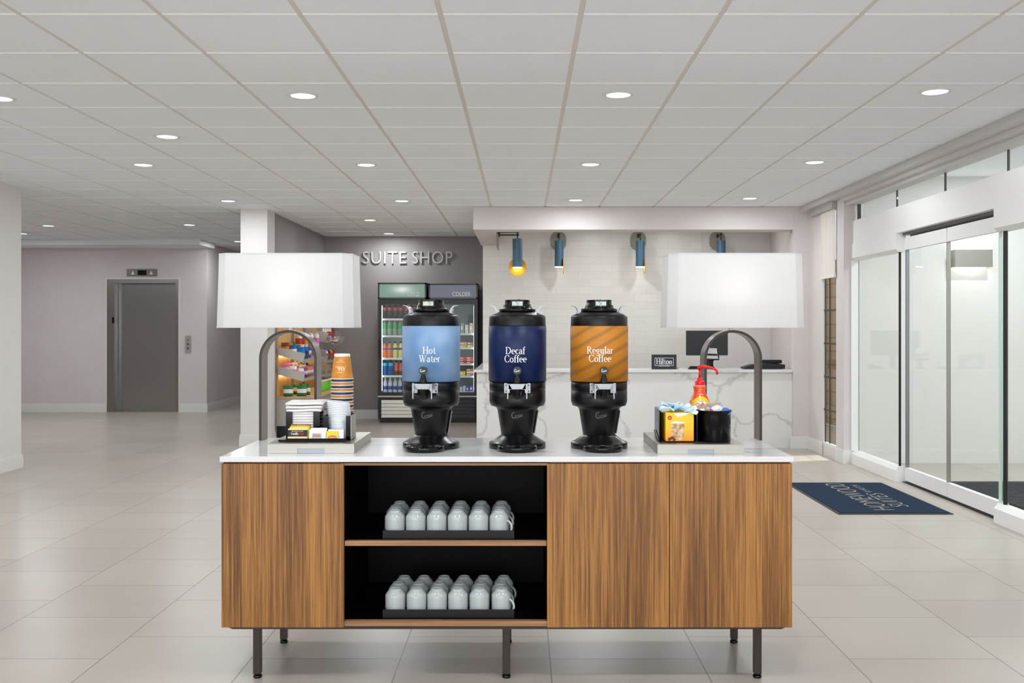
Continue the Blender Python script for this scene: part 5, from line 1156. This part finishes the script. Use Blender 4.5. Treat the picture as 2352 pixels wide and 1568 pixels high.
def trough(y0, y1, TL, TR, BR, BL, name='tray_shelf'):
    """corners (x,z) of the slanted end panel"""
    mb = MB()
    for y in (y0, y1-.012): mb.prism([TL, TR, BR, BL], 'y', y, y+.012)
    mb.prism([BL, BR, (BR[0], BR[1]+.012), (BL[0], BL[1]+.012)], 'y', y0+.012, y1-.012)
    mb.prism([BR, (BR[0]-.01, BR[1]), (BR[0]-.008, BR[1]+.035), (BR[0]+.002, BR[1]+.035)], 'y', y0+.012, y1-.012)
    o = part(mb, name, gshelf, U)
    mid = lambda p, q, f: (p[0]+(q[0]-p[0])*f, p[1]+(q[1]-p[1])*f)
    part(MB().prism([(BR[0]+.002, BR[1]+.035), TR, (TR[0]-.004, TR[1]), (BR[0]-.002, BR[1]+.035)], 'y', y0+.012, y1-.012), 'clear_front', bowl_m, o)
    part(MB().box(BL[0]+.02, BL[0]+.035, y0+.03, y1-.03, BL[1]-.022, BL[1]-.012), 'led_strip', led_m, o)
    return o
Y1a, Y1b, Y2a, Y2b = 11.9, 13.2, 13.3, 14.2
t1 = [(-2.906, 1.119), (-2.58, 1.042), (-2.61, .938), (-2.906, 1.026)]
t2 = [(-2.906, .894), (-2.585, .809), (-2.605, .71), (-2.906, .793)]
t0 = [(-2.906, 1.352), (-2.575, 1.277), (-2.615, 1.15), (-2.906, 1.22)]
t0b = [(a, b_+.22) for a, b_ in t1]
trough(Y1a, Y1b, *t1); trough(Y1a, Y1b, *t2)
trough(Y2a, Y2b, *t0); trough(Y2a, Y2b, *[(a, b_-.06) for a, b_ in t1]); trough(Y2a, Y2b, *[(a, b_-.02) for a, b_ in t2])
def bag(x, y, z, w_, h, col, label, group, tilt=.0, rz=0, cat='snack bag', name='snack_bag'):
    n = 6; mb = MB(); rows = [(0, .25), (.12, 1), (.5, 1.1), (.85, .9), (.95, .3), (1, .28)]
    M_ = Matrix.Translation((x, y, z)) @ Matrix.Rotation(rz, 4, 'Z') @ Matrix.Rotation(tilt, 4, 'Y')
    vs = []
    for f, e in rows:
        for k in range(12):
            a = 2*PI*k/12; vs.append(M_ @ Vector((w_/2*e*.38*math.cos(a), w_/2*math.copysign(abs(math.sin(a))**.7, math.sin(a))*(1 if e < .5 else 1-.04*e), f*h)))
    fs = [(j*12+k, j*12+(k+1) % 12, (j+1)*12+(k+1) % 12, (j+1)*12+k) for j in range(len(rows)-1) for k in range(12)]
    fs += [tuple(reversed(range(12))), tuple(range(60, 72))]
    mb.add(vs, fs, col[0], True)
    # coloured band round the middle
    vs2 = []
    for f in (.3, .66):
        for k in range(12):
            a = 2*PI*k/12; vs2.append(M_ @ Vector((w_/2*1.12*.42*math.cos(a), w_/2*1.01*math.copysign(abs(math.sin(a))**.7, math.sin(a)), f*h)))
    o = thing(name, (x, y, z), label, cat, group)
    q = MB(); q.add(mb.v, mb.f, None, True); part(q, 'pouch', col[0], o)
    q = MB(); q.add(vs2, [(k, (k+1) % 12, 12+(k+1) % 12, 12+k) for k in range(12)], None, True); part(q, 'printed_band', col[1], o)
    return o
sn = {k_: mat('snack_'+k_, rgb(*c), .35) for k_, c in {'orange': (236, 140, 30), 'yellow': (246, 206, 60), 'blue': (30, 96, 186), 'white': (240, 236, 232), 'green': (44, 140, 70), 'red': (200, 50, 40), 'pink': (224, 120, 190), 'brown': (120, 70, 50), 'dgreen': (34, 128, 78), 'lime': (110, 200, 40), 'purple': (150, 60, 170), 'teal': (30, 140, 140), 'navy': (36, 44, 100)}.items()}
seq1 = [('brown', 'orange'), ('orange', 'red'), ('green', 'white'), ('blue', 'white'), ('green', 'yellow'), ('white', 'green'), ('blue', 'teal'), ('blue', 'navy'), ('blue', 'white')]
colw = ['first', 'second', 'third', 'fourth', 'fifth', 'sixth', 'seventh', 'eighth', 'ninth']
def on(tr_, x, dz=.03): # height of the trough floor at x
    BR, BL = tr_[2], tr_[3]; f = (x-BL[0])/(BR[0]-BL[0]); return BL[1]+(BR[1]-BL[1])*f+dz
for r in range(3):
    for i in range(3):
        k = i*3+r; x = -2.84+.095*i; y = Y1a+.085+r*.19
        c = seq1[(i*3+r) % 9]
        bag(x, y, on(t1, x), .12, .135, (sn[c[0]], sn[c[1]]), '%s snack bag in upper slanted tray, row %s from wall, %s from the camera' % (c[0], colw[i], colw[r]), 'snack bags in the upper slanted tray', rz=1.0+random.uniform(-.2, .2))
for i in range(6):
    c = [('white', 'red'), ('white', 'orange'), ('white', 'red'), ('orange', 'white'), ('white', 'pink'), ('white', 'pink')][i]
    x = -2.80+.05*(i % 3); y = 12.55+.11*i
    bag(x, y, 1.085, .16, .2, (sn[c[0]], sn[c[1]]), 'tall %s and %s crisp bag, %s along the wood back of the shelving' % (c[0], c[1], colw[i]), 'tall bags against the wood back', rz=.5)
seq2 = ['pink', 'pink', 'white', 'white', 'pink', 'white', 'white', 'purple', 'orange']
for r in range(4):
    for i in range(3):
        c = seq2[(i*3+r) % 9]; x = -2.83+.09*i; y = Y1a+.07+r*.17
        bag(x, y, on(t2, x), .11, .115, (sn[c], sn['white' if c != 'white' else 'pink']), '%s sweets bag in lower slanted tray, row %s from wall, %s from the camera' % (c, colw[i], colw[r]), 'sweets in the lower slanted tray', rz=1.0+random.uniform(-.2, .2))
for i in range(8):
    c = ['teal', 'white', 'brown', 'white', 'teal', 'navy', 'green', 'white'][i]
    x, y = -2.62, 12.62+.07*i
    bag(-2.86+.035*(i % 3), y, .86, .06, .12, (sn[c], sn['white']), 'slim %s packet hanging on the wood back, %s from the camera' % (c, colw[i]), 'slim hanging packets', rz=.4)
for i in range(7):
    c = ['orange', 'white', 'red', 'red', 'red', 'red', 'red'][i]
    y = Y2a+.07+.12*i; x = -2.66
    tb_ = bag(x, y, on(t0, x), .10, .16, (sn['white' if i < 5 else 'brown'], sn[c]), 'white snack tube with %s top in the far tray, %s from the camera' % (c, colw[i]), 'snack tubes in the far top tray', rz=.2)
    part(MB().box(x-.02, x+.02, y-.035, y+.035, on(t0, x)+.161, on(t0, x)+.195, bev=.008), 'top_tab', sn['red' if i > 0 else 'orange'], tb_)
for i in range(5):
    c = ['blue', 'white', 'navy', 'orange', 'brown'][i]; x = -2.66; y = Y2a+.08+.17*i
    tt = [(a, b_-.06) for a, b_ in t1]
    bag(x, y, on(tt, x), .14, .12, (sn[c], sn['red']), '%s snack bag in the far middle tray, %s from the camera' % (c, colw[i]), 'bags in the far middle tray')
for i, (px, Y) in enumerate(((662, 12.0), (682, 12.35), (693, 12.05), (703, 12.3))):
    x = X(px, Y); bag(x, Y, .5285, .12, .13, (sn['dgreen'], sn['white']), 'green gable shaped snack bag on the wooden worktop, %s from the left' % colw[i], 'green snack bags on the worktop', rz=.3-.3*(i % 2)+1.2)
for i in range(6):
    x, y = -2.60+.0*(i % 2), 12.75+.22*i
    o = thing('snack_can', (x, y, .5285), 'lime green snack can on the wooden worktop, %s from the camera' % colw[i], 'can', 'green snack cans')
    part(MB().lathe(x, y, [(.046, .5285), (.047, .535), (.047, .65)], 20), 'can', sn['lime'], o); part(MB().lathe(x, y, [(.049, .65), (.049, .662), (.045, .665)], 20), 'lid', sn['white'], o)
def bowl(cx, cy, zt_, r, fill, label):
    B = thing('candy_bowl', (cx, cy, zt_-r), label, 'bowl')
    prof = [(max(r*math.sin(a*PI/20), 1e-5), zt_-r*.92*math.cos(a*PI/20)) for a in range(0, 11)]
    part(MB().lathe(cx, cy, prof+[(r*1.03, zt_), (r*1.03, zt_+.004), (r*.98, zt_+.004)]+[(max((r-.004)*math.sin(a*PI/20), 1e-5), zt_-(r-.004)*.92*math.cos(a*PI/20)) for a in range(10, -1, -1)], 32, cap=False), 'bowl', bowl_m, B)
    rn = random.Random(int(r*1000)+len(label))
    for i in range(14):
        a = rn.uniform(0, 6.28); q = rn.uniform(0, r*.55); zc = zt_-r*.92*math.sqrt(max(0, 1-((q+.025)/r)**2))+.03+rn.uniform(0, .015)
        x, y = cx+q*math.cos(a), cy+q*math.sin(a)
        M_ = Matrix.Translation((x, y, zc)) @ Matrix.Rotation(rn.uniform(0, 3), 4, 'Z') @ Matrix.Rotation(rn.uniform(-.6, .6), 4, 'X')
        single(MB().box(-.028, .028, -.015, .015, -.009, .009, bev=.005).map(lambda v_: M_ @ v_), 'wrapped_sweet', sn[fill[i % len(fill)]], (x, y, zc), 'small wrapped sweet inside the %s' % label.split(' on ')[0].split(' beside ')[0], 'sweet', 'sweets in the '+label.split(' on ')[0])
bowl(-2.435, 13.12, Zz(774, 13.1), .125, ['brown', 'navy', 'white', 'red', 'brown'], 'upper clear candy bowl on the shelving front')
bowl(-2.49, 13.35, Zz(838, 13.3), .085, ['red', 'red', 'brown'], 'lower clear candy bowl on the shelving front')
part(MB().box(-2.60, -2.555, 13.1, 13.3, 1.215, 1.222), 'bowl_bracket', alus_m, U)
